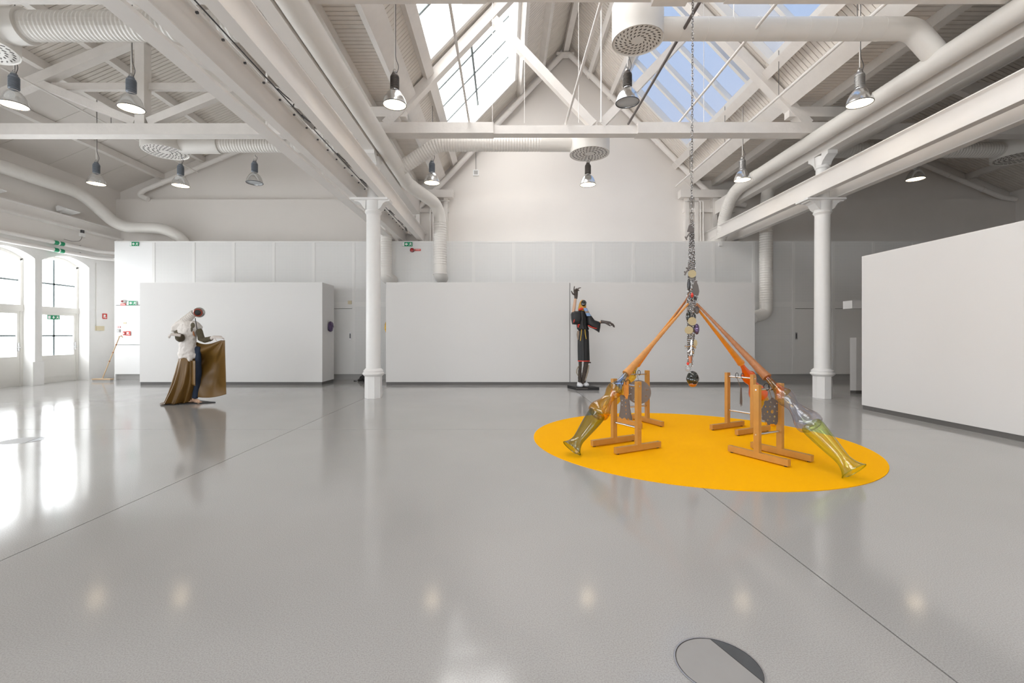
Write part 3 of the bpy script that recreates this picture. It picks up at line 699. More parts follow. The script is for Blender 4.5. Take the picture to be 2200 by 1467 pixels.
# timber studs and conduits where the beams meet the end wall
for s, nm, xc in ((-1, 'left', -2.55), (1, 'right', 6.45)):
    t = thing('wall_framing', (xc, 14.3, 4.1), 'white timber framing and conduits on the end wall behind the %s beams' % nm, 'framing')
    for dx in (-.62, -.15, .42, .72): MB().box(xc+dx*s*-1-.06, xc+dx*s*-1+.06, 14.26, YB, 4.1, 5.7).build('stud', 'wood_white', t, False)
    MB().box(xc-.95, xc+.95, 14.2, YB, 5.62, 5.86).build('plate', 'wood_white', t, False)
    MB().box(xc-.8, xc+.8, 14.3, YB, 5.18, 5.3).build('noggin', 'wood_white', t, False)
    for dx in (.25, .34): MB().tube(fillet([(xc-dx*s-.5*s, 14.2, 5.5), (xc-dx*s, 14.2, 5.5), (xc-dx*s, 14.2, 4.1)], .06), .02, 8).build('conduit', 'steel_white', t)

# ================================================================== PENDANT LAMPS
def lamp(cx, cy, zb, lit, hm, label, ztop=None):
    t = thing('pendant_lamp', (cx, cy, zb), label, 'lamp', 'industrial pendant lamps')
    pr = [(.185, 0), (.183, .02), (.172, .07), (.150, .125), (.118, .18), (.085, .215), (.060, .232), (.060, .24), (.052, .24), (.052, .225), (.080, .208), (.112, .174), (.144, .120), (.166, .066), (.177, .02), (.178, 0)]
    mb = MB(); mb.lathe([(r, zb+h) for r, h in pr], 36, (cx, cy, 0), caps=False); mb.build('shade', 'aluminium', t)
    ring = MB(); n = 36
    ring.tube([(cx+.182*math.cos(2*PI*i/n), cy+.182*math.sin(2*PI*i/n), zb) for i in range(n)], .007, 6, closed=True); ring.build('rim', 'dark_metal', t)
    MB().lathe([(.176, zb+.012), (.176, zb+.018)], 36, (cx, cy, 0)).build('lamp_glass', 'lamp_glow' if lit else 'lamp_off', t)
    hp = [(.045, .235), (.062, .25)]
    for i in range(9): hp += [(.072, .262+i*.021), (.072, .272+i*.021), (.062, .274+i*.021), (.062, .281+i*.021)]
    hp += [(.066, .46), (.050, .475), (.045, .50)]
    MB().lathe([(r, zb+h) for r, h in hp], 20, (cx, cy, 0)).build('housing', hm, t)
    MB().lathe([(.035, zb+.50), (.035, zb+.53)], 16, (cx, cy, 0)).build('cap', 'silver_housing', t)
    MB().tube([(cx+.022*math.cos(a), cy, zb+.55+.022*math.sin(a)) for a in [2*PI*i/14 for i in range(14)]], .005, 6, closed=True).build('hook', 'silver_housing', t)
    zt = ztop or roofz(cx-RX)-.02
    MB().tube([(cx, cy, zb+.57), (cx, cy, zt)], .008, 6).build('suspension_chain', 'steel_white', t)
    MB().tube(fillet([(cx+.03, cy, zb+.5), (cx+.07, cy, zb+.6), (cx+.015, cy, min(zb+.75, zt-.03)), (cx+.015, cy, zt)], .05), .005, 6).build('cable', 'dark_metal', t)
LR = [(30, 225, 7.3, 1, 'grey_housing', 'lit pendant lamp at the far left edge below the round diffuser'),
      (282, 232, 7.3, 1, 'grey_housing', 'lit pendant lamp just left of the king post in the left aisle'),
      (848, 224, 7.3, 1, 'brown_housing', 'lit pendant lamp below the bright skylight with a dark ribbed housing'),
      (1348, 219, 7.3, 0, 'brown_housing', 'unlit pendant lamp below the large near diffuser'),
      (1847, 221, 7.3, 1, 'silver_housing', 'lit pendant lamp in front of the right main duct'),
      (207, 394, 10.75, 1, 'grey_housing', 'lit pendant lamp before the duct on the left wall'),
      (388, 398, 10.75, 1, 'grey_housing', 'lit pendant lamp below the round diffuser of the left aisle'),
      (547, 392, 10.75, 0, 'grey_housing', 'unlit pendant lamp against the left gable wall'),
      (928, 392, 10.75, 1, 'grey_housing', 'lit pendant lamp beside the drop of the left main duct'),
      (1263, 396, 10.75, 1, 'brown_housing', 'lit pendant lamp below the far nave diffuser'),
      (1595, 386, 10.75, 1, 'silver_housing', 'lit pendant lamp above the end of the right steel beam'),
      (1967, 384, 10.75, 1, 'silver_housing', 'lit pendant lamp in the dark right aisle')]
for x, y, Y, lit, hm, lab in LR:
    p = P(x, y, Y); lamp(p.x, p.y, p.z-.01, lit, hm, lab, {388: 5.56, 547: 5.57, 1263: 5.50, 1967: 5.45}.get(x))
for x, Y, lab in ((-7.6, 3.9, 'row overhead, left aisle'), (-1.75, 3.9, 'row overhead, left of the nave'), (1.97, 3.9, 'row overhead, middle of the nave'), (5.69, 3.9, 'row overhead, right of the nave')):
    lamp(x, Y, 4.95, 1, 'grey_housing', 'lit pendant lamp of the nearest ' + lab)

# ================================================================== PARTITIONS
def partition(x0, x1, y0, y1, h, label, seams=()):
    t = thing('partition_wall', ((x0+x1)/2, (y0+y1)/2, 0), label, 'partition', 'freestanding white partitions')
    MB().box(x0+.012, x1-.012, y0+.012, y1-.012, 0, .075).build('base_strip', 'base_grey', t, False)
    cuts = [x0] + list(seams) + [x1]
    for a, b_ in zip(cuts, cuts[1:]):
        MB().box(a+(.009 if a != x0 else 0), b_-(.009 if b_ != x1 else 0), y0, y1, .075, h).build('panel', 'partition_white', t, False)
    for a in seams: MB().box(a-.009, a+.009, y0+.02, y1-.02, .075, h).build('joint', 'base_grey', t, False)
    MB().box(x0, x1, y0, y1, h, h+.012).build('top_edge', 'trim_white', t, False)
partition(-9.68, -4.83, 12.12, 12.95, 2.71, 'white partition box behind the sculpture in the ochre skirt')
partition(-3.14, 6.66, 12.12, 12.60, 2.71, 'long white partition behind the black-robed sculpture', (1.75,))
partition(6.36, 6.66, .6, 8.11, 2.70, 'tall white partition cut by the right edge of the view')
t = thing('reception_desk', (8.4, 10.5, 0), 'white counter and overhead board half hidden behind the right partition', 'desk')
MB().prism([(7.81, 10.30), (7.93, 10.27), (9.6, 10.50), (9.6, 10.80), (7.96, 10.44)], 'z', .07, 1.26).build('counter', 'partition_white', t, False)
MB().prism([(7.825, 10.31), (7.935, 10.285), (9.58, 10.515), (9.58, 10.78), (7.96, 10.43)], 'z', 0, .07).build('base_strip', 'base_grey', t, False)
MB().box(7.95, 9.6, 10.42, 10.70, 1.93, 2.11).build('overhead_board', 'partition_white', t, False)
MB().box(9.3, 9.5, 10.53, 10.68, 1.26, 1.93).build('post', 'partition_white', t, False)

# ================================================================== CARPET AND FLOOR LIDS
o = MB().lathe([(1.933, 0.0005), (1.933, .006)], 160, (2.31, 5.73, 0)).build('round_carpet', 'yellow_carpet'); tag(o, 'large round golden-yellow floor disc under the glass sculpture', 'carpet')
def lid(cx, cy, r, a, label):
    t = thing('floor_cover', (cx, cy, 0), label, 'floor cover', 'round floor covers')
    n = 48; mb = MB(); mb.lathe([(r, .0005), (r, .0035), (r-.006, .0035), (r-.006, .0005)], n, (cx, cy, 0), caps=False); mb.build('ring', 'steel_tube', t)
    mb = MB(); mb.lathe([(r-.006, .0004), (r-.006, .001)], n, (cx, cy, 0)); mb.build('gap', 'joint_dark', t)
    c = .55*r
    arc = [(math.cos(q)*(r-.010), math.sin(q)*(r-.010)) for q in [math.acos(.55)+ (2*PI-2*math.acos(.55))*i/40 for i in range(41)]]
    R_ = lambda p: (cx+p[0]*math.cos(a)-p[1]*math.sin(a), cy+p[0]*math.sin(a)+p[1]*math.cos(a))
    MB().prism([R_(p) for p in arc], 'z', .0008, .003).build('concrete_lid', 'lid_grey', t, False)
    arc = [(math.cos(q)*(r-.010)+.003, math.sin(q)*(r-.010)) for q in [-math.acos(.56)+2*math.acos(.56)*i/20 for i in range(21)]]
    MB().prism([R_(p) for p in arc], 'z', .0008, .002).build('metal_flap', 'lid_dark', t, False)
lid(.845, 1.80, .165, .35, 'round floor lid in the foreground with a dark metal flap')
lid(-5.99, 5.66, .21, .4, 'round floor lid at the left edge in the window reflections')

# ================================================================== TRESTLES AND GLASS SCULPTURE
TOPZ = .787
def trestle(e0, e1, label):
    """e0, e1: ground centres of the two H-shaped ends"""
    e0, e1 = Vector((*e0, 0)), Vector((*e1, 0)); ax = (e1-e0).normalized(); ft = Vector((-ax.y, ax.x, 0))
    t = thing('trestle', (e0+e1)/2, label, 'trestle', 'wooden trestles')
    for e in (e0, e1):
        MB().obox(e+Vector((0, 0, (TOPZ+.055)/2)), ax*.0225, ft*.03, (0, 0, (TOPZ-.055)/2)).build('upright', 'beech', t, False)
        fo = MB().obox(e+Vector((0, 0, .05)), ax*.024, ft*.335, (0, 0, .032)).build('foot', 'beech', t, False)
        for q in (-1, 1):
            c = e+ft*.30*q; MB().lathe([(.016, .006), (.016, .02)], 12, (c.x, c.y, 0)).build('pad', 'black_matte', fo)
            MB().lathe([(.007, .082), (.007, .085)], 8, (c.x, c.y, 0)).build('screw', 'steel_tube', fo)
        for z in (.265, .735):
            MB().tube([e+Vector((0,0,z))-ax*(.026 if e is e0 else -.026), e+Vector((0,0,z))-ax*(.0225 if e is e0 else -.0225)], .009, 10).build('bolt', 'steel_tube', t)
    for z in (.265, .735): MB().tube([e0+Vector((0,0,z)), e1+Vector((0,0,z))], .0125, 14).build('cross_rail', 'steel_tube', t)
    return t
TR = [((1.507, 5.13), (1.32, 5.48), 'beech trestle carrying the leg with the smoky grey-green foot'),
      ((2.13, 6.79), (1.78, 6.65), 'beech trestle at the back left with a pierced round metal disc'),
      ((3.136, 6.405), (3.31, 6.064), 'beech trestle at the back right under the orange glass'),
      ((2.66, 4.79), (3.00, 4.956), 'beech trestle at the front right with a gear-shaped plate')]
for a, b_, lab in TR: trestle(a, b_, lab)

AP = Vector((2.345, 5.73, 1.72))
def frame_of(d):
    d = d.normalized(); s = d.cross(Vector((0, 0, 1))).normalized(); return d, s, s.cross(d)
def bell(o, d, prof, name, mt, t, seg=40):
    mb = MB(); mb.lathe([(r, h) for r, h in prof], seg, o, d, caps=False); return mb.build(name, mt, t, True, 70)
def smoothprof(p, n=6):
    out = []
    for i in range(len(p)-1):
        p0 = p[max(0, i-1)]; p1 = p[i]; p2 = p[i+1]; p3 = p[min(len(p)-1, i+2)]
        for k in range(n):
            t = k/n; q = []
            for c in (0, 1):
                q.append(.5*(2*p1[c]+(-p0[c]+p2[c])*t+(2*p0[c]-5*p1[c]+4*p2[c]-p3[c])*t*t+(-p0[c]+3*p1[c]-3*p2[c]+p3[c])*t**3))
            out.append(tuple(q))
    return out + [p[-1]]
def leg(trc, foot, hub, kz, leather, mats, label, kr=None, wob=0.):
    """leg of the sculpture: leather-wrapped horn from the hub to the trestle, three blown-glass bells down to the floor"""
    hub = Vector(hub); foot = Vector((*foot, 0)); rd = Vector((foot.x-AP.x, foot.y-AP.y, 0)).normalized()
    K = Vector((trc[0], trc[1], 0)); rho = (K - Vector((AP.x, AP.y, 0))).dot(rd)
    K = Vector((AP.x, AP.y, 0)) + rd*(rho+.01); K.z = kz
    t = thing('glass_horn', foot, label, 'sculpture', 'legs of the glass sculpture')
    n = 40; pts = [hub.lerp(K, i/n) for i in range(n+1)]
    rs = [.013 + .032*(i/n)**1.7 + (.0018 if i % 2 else 0) for i in range(n+1)]
    MB().tube(pts, rs, 18).build('leather_horn', leather, t)
    d0 = (K-hub).normalized()
    MB().tube([K-d0*.01, K+d0*.008], [.049, .048], 18).build('leather_lip', leather, t)
    R = foot + rd*.088; R.z = .082
    ax = (R-K); L = ax.length; d = ax.normalized()
    f = L/1.05
    pr = smoothprof([(.027, -.03), (.030, .05), (.036, .10), (.054, .165), (.082, .215), (.087, .225)])
    bell(K, d, [(r, h*f) for r, h in pr], 'upper_bell', mats[0], t)
    pr = smoothprof([(.089, .215), (.090, .235), (.086, .28), (.066, .335), (.060, .37), (.078, .43), (.112, .50), (.122, .545), (.112, .585), (.075, .61)])
    bell(K, d, [(r, h*f) for r, h in pr], 'middle_bell', mats[1], t)
    pr = smoothprof([(.074, .565), (.094, .575), (.099, .61), (.092, .69), (.078, .80), (.064, .90), (.063, .95), (.078, 1.0), (.108, 1.045), (.112, 1.05)])
    bell(K, d, [(r, h*f) for r, h in pr], 'lower_bell', mats[2], t)
    ringc = K + d*(1.05*f); dd, s_, u_ = frame_of(d)
    MB().tube([ringc + s_*.112*math.cos(2*PI*i/40) + u_*.112*math.sin(2*PI*i/40) for i in range(40)], .004, 8, closed=True).build('rim', mats[2], t)
    # cord tying the glass to the rail
    c = K + d*.12*f; c = Vector((K.x, K.y, 0)) + rd*.02
    tie = MB()
    for q in (-.02, .02):
        o_ = Vector((trc[0], trc[1], .735)) + s_*q*2
        tie.tube([o_ + rd*.032*math.cos(2*PI*i/16) + Vector((0, 0, .022+.036*math.sin(2*PI*i/16))) for i in range(16)], .004, 6, closed=True)
    tie.build('cord', 'black_matte', t)
    return K, d, f
leg((1.413, 5.305), (.815, 4.985), (2.30, 5.70, 1.70), .865, 'leather_tan', ('glass_blue', 'glass_amber', 'glass_smoke'), 'front left leg: tan leather horn, blue, amber and smoky green glass bells')
leg((2.83, 4.873), (3.11, 4.185), (2.40, 5.68, 1.70), .865, 'leather_brown', ('glass_honey', 'glass_lilac', 'glass_lime'), 'front right leg: brown leather horn, honey, lilac and lime glass bells')
leg((1.955, 6.72), (1.73, 7.36), (2.30, 5.78, 1.74), .88, 'leather_orange', ('glass_yellow', 'glass_yellow', 'glass_yellow'), 'back left leg: orange leather horn and yellow glass, mostly hidden')
leg((3.22, 6.235), (3.82, 6.56), (2.39, 5.76, 1.71), .93, 'leather_orange', ('glass_orange', 'glass_orange', 'glass_yellow'), 'back right leg: orange leather horn and orange-red glass')

# ---- hanging chain bundle
def chain(pts, pitch, r, w, seg=10):
    mb = MB(); pp = resample([Vector(p) for p in pts], pitch); a = 0
    for i in range(len(pp)-1):
        p, q = pp[i], pp[i+1]; u = (q-p).normalized(); sd = u.cross(Vector((math.cos(a), math.sin(a), .01))).normalized(); a += PI/2*1.06
        c = (p+q)/2; hl = pitch*.62
        mb.tube([c + u*math.sin(2*PI*k/seg)*hl + sd*math.cos(2*PI*k/seg)*w for k in range(seg)], r, 5, closed=True)
    return mb
t = thing('chain_mobile', (2.35, 5.73, .66), 'bundle of steel chains with discs and charms hanging over the yellow disc', 'mobile')
o = chain([(2.37, 5.73, 5.52), (2.355, 5.73, 2.75)], .034, .0048, .012).build('main_chain', 'chain_steel', t); o['kind'] = 'stuff'
for i, (dx, dy, zt, zb) in enumerate(((-.020, -.02, 2.72, 1.0), (.0, -.04, 2.70, .92), (.026, -.02, 2.74, 1.05), (.016, .02, 2.73, .98), (-.028, .02, 2.6, .95), (.04, .0, 2.6, 1.2), (-.01, .03, 2.74, 1.0))):
    o = chain([(2.355+dx*.5, 5.73+dy*.5, zt), (2.352+dx*1.3, 5.73+dy*1.3, (zt+zb)/2), (2.345+dx*.9, 5.73+dy, zb)], .027, .0042, .0105).build('chain', 'chain_steel', t); o['kind'] = 'stuff'
YC = 5.66
def charm_disc(x, y, rx, rz, mt, name='disc', dy=0, thick=.006, rot=0.):
    p = P(x, y, YC+dy); mb = MB(); n = 28
    mb.prism([(p.x+rx*math.cos(2*PI*i/n)*math.cos(rot)-rz*math.sin(2*PI*i/n)*math.sin(rot), p.z+rx*math.cos(2*PI*i/n)*math.sin(rot)+rz*math.sin(2*PI*i/n)*math.cos(rot)) for i in range(n)], 'y', p.y-thick/2, p.y+thick/2)
    return mb.build(name, mt, t, False)
def charm_poly(pts, mt, name, dy=0, thick=.006):
    q = [P(x, y, YC+dy) for x, y in pts]
    return MB().prism([(p.x, p.z) for p in q], 'y', YC+dy-thick/2, YC+dy+thick/2).build(name, mt, t, False)
charm_disc(1487, 588, .050, .048, 'brass', 'disc', 0); charm_disc(1487, 690, .052, .052, 'brass', 'disc', -.01)
charm_disc(1480, 709, .052, .048, 'brass', 'disc', -.02); charm_disc(1494, 737, .022, .044, 'brass', 'disc', .0)
def stone(x, y, rx, ry, rz, mt, name, dy=0):
    p = P(x, y, YC+dy); mb = MB(); mb.ell(p, rx, ry, rz, 18, 12); rr = random.Random(int(x*7+y))
    mb.v = [tuple(Vector(v) + (Vector(v)-p)*rr.uniform(-.05, .05)) for v in mb.v]
    return mb.build(name, mt, t, True, 60)
stone(1497, 707, .030, .03, .066, 'purple_glass', 'purple_glass_drop', .01); stone(1479, 680, .03, .03, .065, 'mask_dark', 'dark_glass_drop', .03)
stone(1497, 666, .03, .03, .05, 'plate_grey', 'grey_drop', .06); stone(1490, 681, .03, .03, .05, 'mask_dark', 'dark_glass_drop', .06)
stone(1480, 612, .022, .02, .07, 'dark_metal', 'dark_drop', .04); stone(1489, 640, .055, .04, .05, 'dark_metal', 'dark_cluster', .07)
charm_poly([(1491, 607), (1493, 603), (1498, 603), (1497, 607), (1500, 614), (1502, 626), (1500, 635), (1487, 634), (1488, 622)], 'plate_grey', 'fan_charm', -.02, .012)
charm_poly([(1480, 484), (1484, 483), (1491, 492), (1489, 499), (1476, 498)], 'plate_grey', 'plate_charm', -.02)
def branchy(segs, r, mt, name, dy=0):
    mb = MB()
    for s_ in segs: mb.tube([P(x, y, YC+dy) for x, y in s_], r, 8)
    return mb.build(name, mt, t)
branchy([[(1482, 500), (1477, 507), (1474, 513)], [(1474, 513), (1472, 508)], [(1474, 513), (1476, 515)]], .008, 'plate_grey', 'hook_charm', -.02)
branchy([[(1480, 566), (1479, 578), (1473, 586)], [(1473, 586), (1470, 583)], [(1473, 586), (1471, 591)], [(1479, 578), (1474, 575)]], .010, 'plate_grey', 'antler_charm', -.02)
branchy([[(1486, 730), (1485, 745), (1485, 762)], [(1485, 742), (1477, 744), (1471, 743)], [(1475, 744), (1472, 748)], [(1485, 742), (1492, 744), (1495, 748)], [(1485, 750), (1478, 757)], [(1485, 752), (1491, 758)]], .011, 'steel_tube', 'antler_charm', -.03)
MB().tube([P(1483, 765, YC), P(1483, 780, YC)], [.022, .016], 12).build('amber_drop', 'amber_solid', t)
stone(1478, 781, .016, .016, .018, 'red_trim', 'red_bead', -.01)
p = P(1478, 791, YC); MB().ell(p, .034, .034, .042, 18, 12).build('clear_drop', 'glass_clear', t)
p = P(1488, 641, 5.60); ring = MB(); ring.tube([p + Vector((.062*math.cos(2*PI*i/28), .02*math.sin(2*PI*i/28), .046*math.sin(2*PI*i/28))) for i in range(28)], .013, 10, closed=True); ring.build('glass_ring', 'glass_clear', t)
p = P(1487, 634, 5.59); MB().tube([p+Vector((0, 0, .03)), p, p-Vector((0, 0, .03))], [.006, .018, .006], 10).build('red_knot', 'red_trim', t)
# dark glass mask at the bottom of the bundle
pc = P(1488, 813.5, 5.70); mb = MB(); mb.ell(pc, .074, .062, .098, 28, 20)
for i, v in enumerate(mb.v):
    q = Vector(v)-pc; zz = q.z/.098
    k = 1 - .16*max(0, -zz)**2
    q.x *= k + (.05 if abs(zz) < .3 else 0)
    if q.y < 0: q.y -= .018*math.exp(-((q.x)/.018)**2-((q.z-.005)/.05)**2); q.y += .014*math.exp(-((abs(q.x)-.032)/.018)**2-((q.z-.025)/.02)**2)
    mb.v[i] = tuple(pc+q)
mk = mb.build('mask', 'mask_dark', t, True, 70)
fr_y = -.064
def on_mask(dx, dz, lift=.004): 
    r = max(0, 1-(dx/.074)**2-(dz/.098)**2); return pc+Vector((dx, -.062*math.sqrt(r)-lift-.012*math.exp(-(dx/.018)**2-((dz-.005)/.05)**2), dz))
for s_ in (-1, 1):
    MB().tube([on_mask(s_*.034+.017*math.cos(a), .018+.011*math.sin(a)) for a in [2*PI*i/16 for i in range(16)]], .0035, 6, closed=True).build('eye', 'black_matte', mk)
    MB().tube([on_mask(s_*.012, .035), on_mask(s_*.035, .045), on_mask(s_*.055, .035)], .004, 6).build('brow', 'black_matte', mk)
MB().tube([on_mask(.028*math.cos(a), -.045+.012*math.sin(a)) for a in [2*PI*i/18 for i in range(18)]], .0045, 6, closed=True).build('mouth', 'black_matte', mk)
MB().tube([on_mask(0, .03), on_mask(.004, 0, .01), on_mask(-.006, -.016, .006)], [.004, .009, .012], 8).build('nose', 'mask_dark', mk)
MB().ell(pc-Vector((0, .002, .062)), .052, .055, .042, 18, 10).build('amber_chin', 'amber_solid', mk)
# thin strap from the hub to the back left
MB().tube([P(1486, 620, 5.72), P(1474, 644, 5.75), P(1448, 682, 5.9)], [.006, .010, .012], 10).build('leather_strap', 'leather_brown', t)

# ---- metal plates hanging from the trestles
def plate(name, c, nrm, outline, holes, mt, label, chain_to, thick=.006):
    """flat pierced plate: outline with real holes, hung upright with the given normal"""
    c = Vector(c); nrm = Vector(nrm).normalized(); u = Vector((0, 0, 1)).cross(nrm).normalized(); v = Vector((0, 0, 1))
    from mathutils.geometry import tessellate_polygon
    loops = [[Vector((a, b_, 0)) for a, b_ in outline]] + [[Vector((a, b_, 0)) for a, b_ in h] for h in holes]
    flat = [q for l in loops for q in l]; tris = tessellate_polygon(loops)
    mb = MB(); n = len(flat)
    for sgn in (-1, 1): mb.v += [tuple(c + u*q.x + v*q.y + nrm*sgn*thick/2) for q in flat]
    for a, b_, d in tris: mb.f.append((a, b_, d)); mb.f.append((n+d, n+b_, n+a))
    k = 0
    for l in loops:
        m_ = len(l)
        for i in range(m_): j = (i+1) % m_; mb.f.append((k+i, k+j, n+k+j, n+k+i))
        k += m_
    t_ = thing(name, c, label, 'plate', 'metal plates on the trestles')
    mb.build('sheet', mt, t_, False)
    top = c + v*max(b_ for a, b_ in outline)
    o_ = chain([Vector(chain_to), top - v*.012], .014, .0018, .0045, 8).build('chain', 'chain_steel', t_); o_['kind'] = 'stuff'
circ = lambda x, y, r, n=14, e=1.: [(x+r*e*math.cos(2*PI*i/n), y+r*math.sin(2*PI*i/n)) for i in range(n)]
hs = [circ(-.02, .0, .032, 16, .55)]
for i in range(8):
    a = 2*PI*i/8+.3; hs.append(circ(.115*math.cos(a), .115*math.sin(a), .009, 6)); hs.append(circ(.14*math.cos(a), .14*math.sin(a), .007, 6))
plate('pierced_disc', P(1372, 842, 6.70), (-.35, -.94, 0), circ(0, 0, .175, 48), hs, 'plate_grey', 'round pierced metal disc hanging on the back left trestle', (1.955, 6.70, .73))
out = []
for i in range(72):
    a = 2*PI*i/72; r = .135 + .016*(1 if math.sin(9*a) > .2 else 0)
    out.append((r*math.cos(a), r*math.sin(a)))
hs = [circ(0, 0, .022, 10)] + [circ(.062*math.cos(2*PI*i/6), .062*math.sin(2*PI*i/6), .014, 5 if i % 2 else 3) for i in range(6)] + [circ(.105*math.cos(2*PI*i/8+.2), .105*math.sin(2*PI*i/8+.2), .011, 3 + i % 4) for i in range(8)]
plate('gear_plate', P(1659, 884, 4.94), (.25, -.97, 0), out, hs, 'plate_grey', 'gear-shaped pierced metal plate hanging on the front right trestle', (2.83, 4.875, .73))
out = [(-.055, .09), (.05, .09), (.045, .03), (.052, -.06), (.075, -.19), (.045, -.185), (.03, -.165), (.012, -.18), (-.005, -.16), (-.03, -.175), (-.062, -.15), (-.05, -.06), (-.045, .0)]
hs = [circ(.002+.002*i, .05-.042*i, .011, 6, .45) for i in range(5)] + [circ(-.03, .03-.05*i, .010, 5, .5) for i in range(2)]
plate('fringe_plate', P(1343, 866, 5.34), (-.1, -.99, 0), [(x*1.15, y*1.05) for x, y in out], [[(x*1.15, y*1.05) for x, y in h] for h in hs], 'plate_grey', 'flared pierced metal plate hanging on the front left trestle', (1.405, 5.33, .73))
out = [(-.012, .10), (.012, .10), (.016, .0), (.022, -.08), (.018, -.15), (.006, -.11), (.0, -.165), (-.012, -.10), (-.02, -.13), (-.016, -.02)]
plate('drop_plate', P(1592, 848, 6.28), (.3, -.95, 0), out, [], 'plate_grey', 'narrow metal strips hanging on the back right trestle', (3.20, 6.27, .73))
p = P(1343, 833, 5.30)
o = MB().prism([(p.x-.03, p.z+.07), (p.x+.03, p.z+.07), (p.x+.028, p.z-.07), (p.x+.012, p.z-.13), (p.x-.022, p.z-.08)], 'y', 5.255, 5.275).build('amber_pendant', 'leather_orange', None, False)
tag(o, 'orange leather flap hanging on the front left trestle rail', 'flap')

# ================================================================== FIGURE SCULPTURES
def remesh(o, vox, sm=6, disp=0., dscale=.1):
    r = o.modifiers.new('fuse', 'REMESH'); r.mode = 'VOXEL'; r.voxel_size = vox; r.use_smooth_shade = True
    s = o.modifiers.new('soft', 'SMOOTH'); s.factor = .5; s.iterations = sm
    if disp:
        tx = bpy.data.textures.new('cloth_noise', 'CLOUDS'); tx.noise_scale = dscale; tx.noise_depth = 2
        d = o.modifiers.new('creases', 'DISPLACE'); d.texture = tx; d.strength = disp; d.mid_level = .5; d.texture_coords = 'GLOBAL'
    return o
def hand(mb, wrist, d, up, size=.18, curls=(.5,)*5, spread=.16, flip=1, thumb_out=.9):
    """palm plus five jointed fingers; d: wrist to fingers, up: back of the hand"""
    d = Vector(d).normalized(); up = Vector(up); up = (up - d*up.dot(d)).normalized(); s = d.cross(up)*flip; w = Vector(wrist)
    k = size/.18
    mb.tube([w - d*.02*k, w + d*.03*k, w + d*.075*k, w + d*.095*k], [(.027*k, .019*k), (.036*k, .017*k), (.042*k, .014*k), (.038*k, .012*k)], 12, up=up)
    for i, (off, ln) in enumerate(((.030, .070), (.010, .080), (-.010, .074), (-.029, .058))):
        b0 = w + d*(.085 if i in (1, 2) else .078)*k + s*off*k; a = 0.; dr = (d + s*off*spread*30*.1).normalized(); pts = [b0 - d*.015*k, b0]; p = b0
        for j, f in enumerate((.45, .30, .25)):
            a += curls[i+1]*(.7 if j == 0 else .9); v = dr*math.cos(a) - up*math.sin(a); p = p + v*ln*f*k; pts.append(p)
        mb.tube(pts, [.0095*k, .0095*k, .0088*k, .008*k, .006*k], 8)
    b0 = w + d*.025*k + s*.03*k; v = (d*.6 + s*thumb_out - up*.35*curls[0]).normalized(); v2 = (d*.9 + s*.35*thumb_out - up*.7*curls[0]).normalized()
    mb.tube([b0 - v*.015*k, b0 + v*.032*k, b0 + v*.032*k + v2*.026*k, b0 + v*.032*k + v2*.048*k], [.013*k, .011*k, .0095*k, .007*k], 8)

# ---- A: figure in a white blouse lifting an ochre skirt
YA = 8.85
def A(cx, cy, dy=0.): return P(330+cx/5.87, 640+cy/5.87, YA+dy)
UA = YA/F/5.87                  # metres per study pixel
t = thing('draped_figure', A(430, 1330), 'figure sculpture in a white blouse and ochre skirt with a lens-like silver head', 'sculpture')
c0, c1, c2, c3 = A(140, 1338, .1), A(330, 1382, -.16), A(780, 1312, .02), A(560, 1290, .22)
MB().prism([(c0.x, c0.y), (A(330, 1375, -.22).x, YA-.24), (c2.x, YA+.02), (A(560, 1300, .25).x, YA+.26)], 'z', .0, .018).build('base_plate', 'black_matte', t, False)
# legs and feet
mb = MB()
mb.tube([A(560, 620, .02), A(562, 800, 0), A(566, 960, -.01), A(545, 1120, 0), A(520, 1268, .0)], [.05, .055, .054, .05, .05], 16)
mb.tube([A(440, 620, .05), A(430, 800, .08), A(425, 960, .08), A(420, 1120, .10), A(415, 1262, .1)], [.085, .075, .06, .055, .055], 16)
mb.tube([A(420, 640, .05), A(500, 640, .02), A(570, 640, .02)], [.07, .07, .045], 14)
remesh(mb.build('trousers', 'denim_blue', t), .012, 8, .012, .08)
for x, dy in ((520, 0.), (415, .1)):
    mb = MB(); h = A(x, 1270, dy)
    mb.tube([(h.x-.02, h.y, .11), (h.x-.02, h.y, .05), (h.x+.06, h.y-.05, .048), (h.x+.13, h.y-.09, .038), (h.x+.165, h.y-.11, .034)], [(.034, .034), (.034, .03), (.04, .03), (.042, .018), (.028, .013)], 12)
    for q in range(5):
        a = Vector((h.x+.14, h.y-.095, .030)) + Vector((.035, .055, 0))*(q-2)*.28; mb.tube([a, a+Vector((.035, -.022, -.003))], [.011, .009], 8)
    remesh(mb.build('foot', 'skin_wax', t), .005, 4)
# blouse
mb = MB()
mb.tube([A(400, 290, .02), A(405, 340, .0), A(425, 400, -.02), A(435, 480, -.02), A(432, 560, -.02), A(428, 640, -.02), A(425, 700, -.01), A(430, 760, -.02)],
        [(.085, .08), (.15, .11), (.185, .13), (.15, .12), (.145, .12), (.15, .125), (.16, .13), (.15, .12)], 20, up=(0, 1, 0))
mb.tube([A(400, 330, 0), A(330, 350, .0), A(285, 385, -.02), A(262, 430, -.06)], [.11, .10, .095, .07], 14)
mb.tube([A(440, 340, 0), A(530, 350, .0), A(575, 390, -.02)], [.10, .09, .075], 14)
mb.tube([A(460, 740, -.06), A(462, 800, -.07)], [.08, .03], 12); mb.tube([A(510, 700, -.02), A(515, 762, -.03)], [.05, .025], 12); mb.tube([A(340, 690, -.03), A(328, 752, -.04)], [.05, .03], 12)
remesh(mb.build('blouse', 'blouse_white', t), .012, 4, .035, .06)
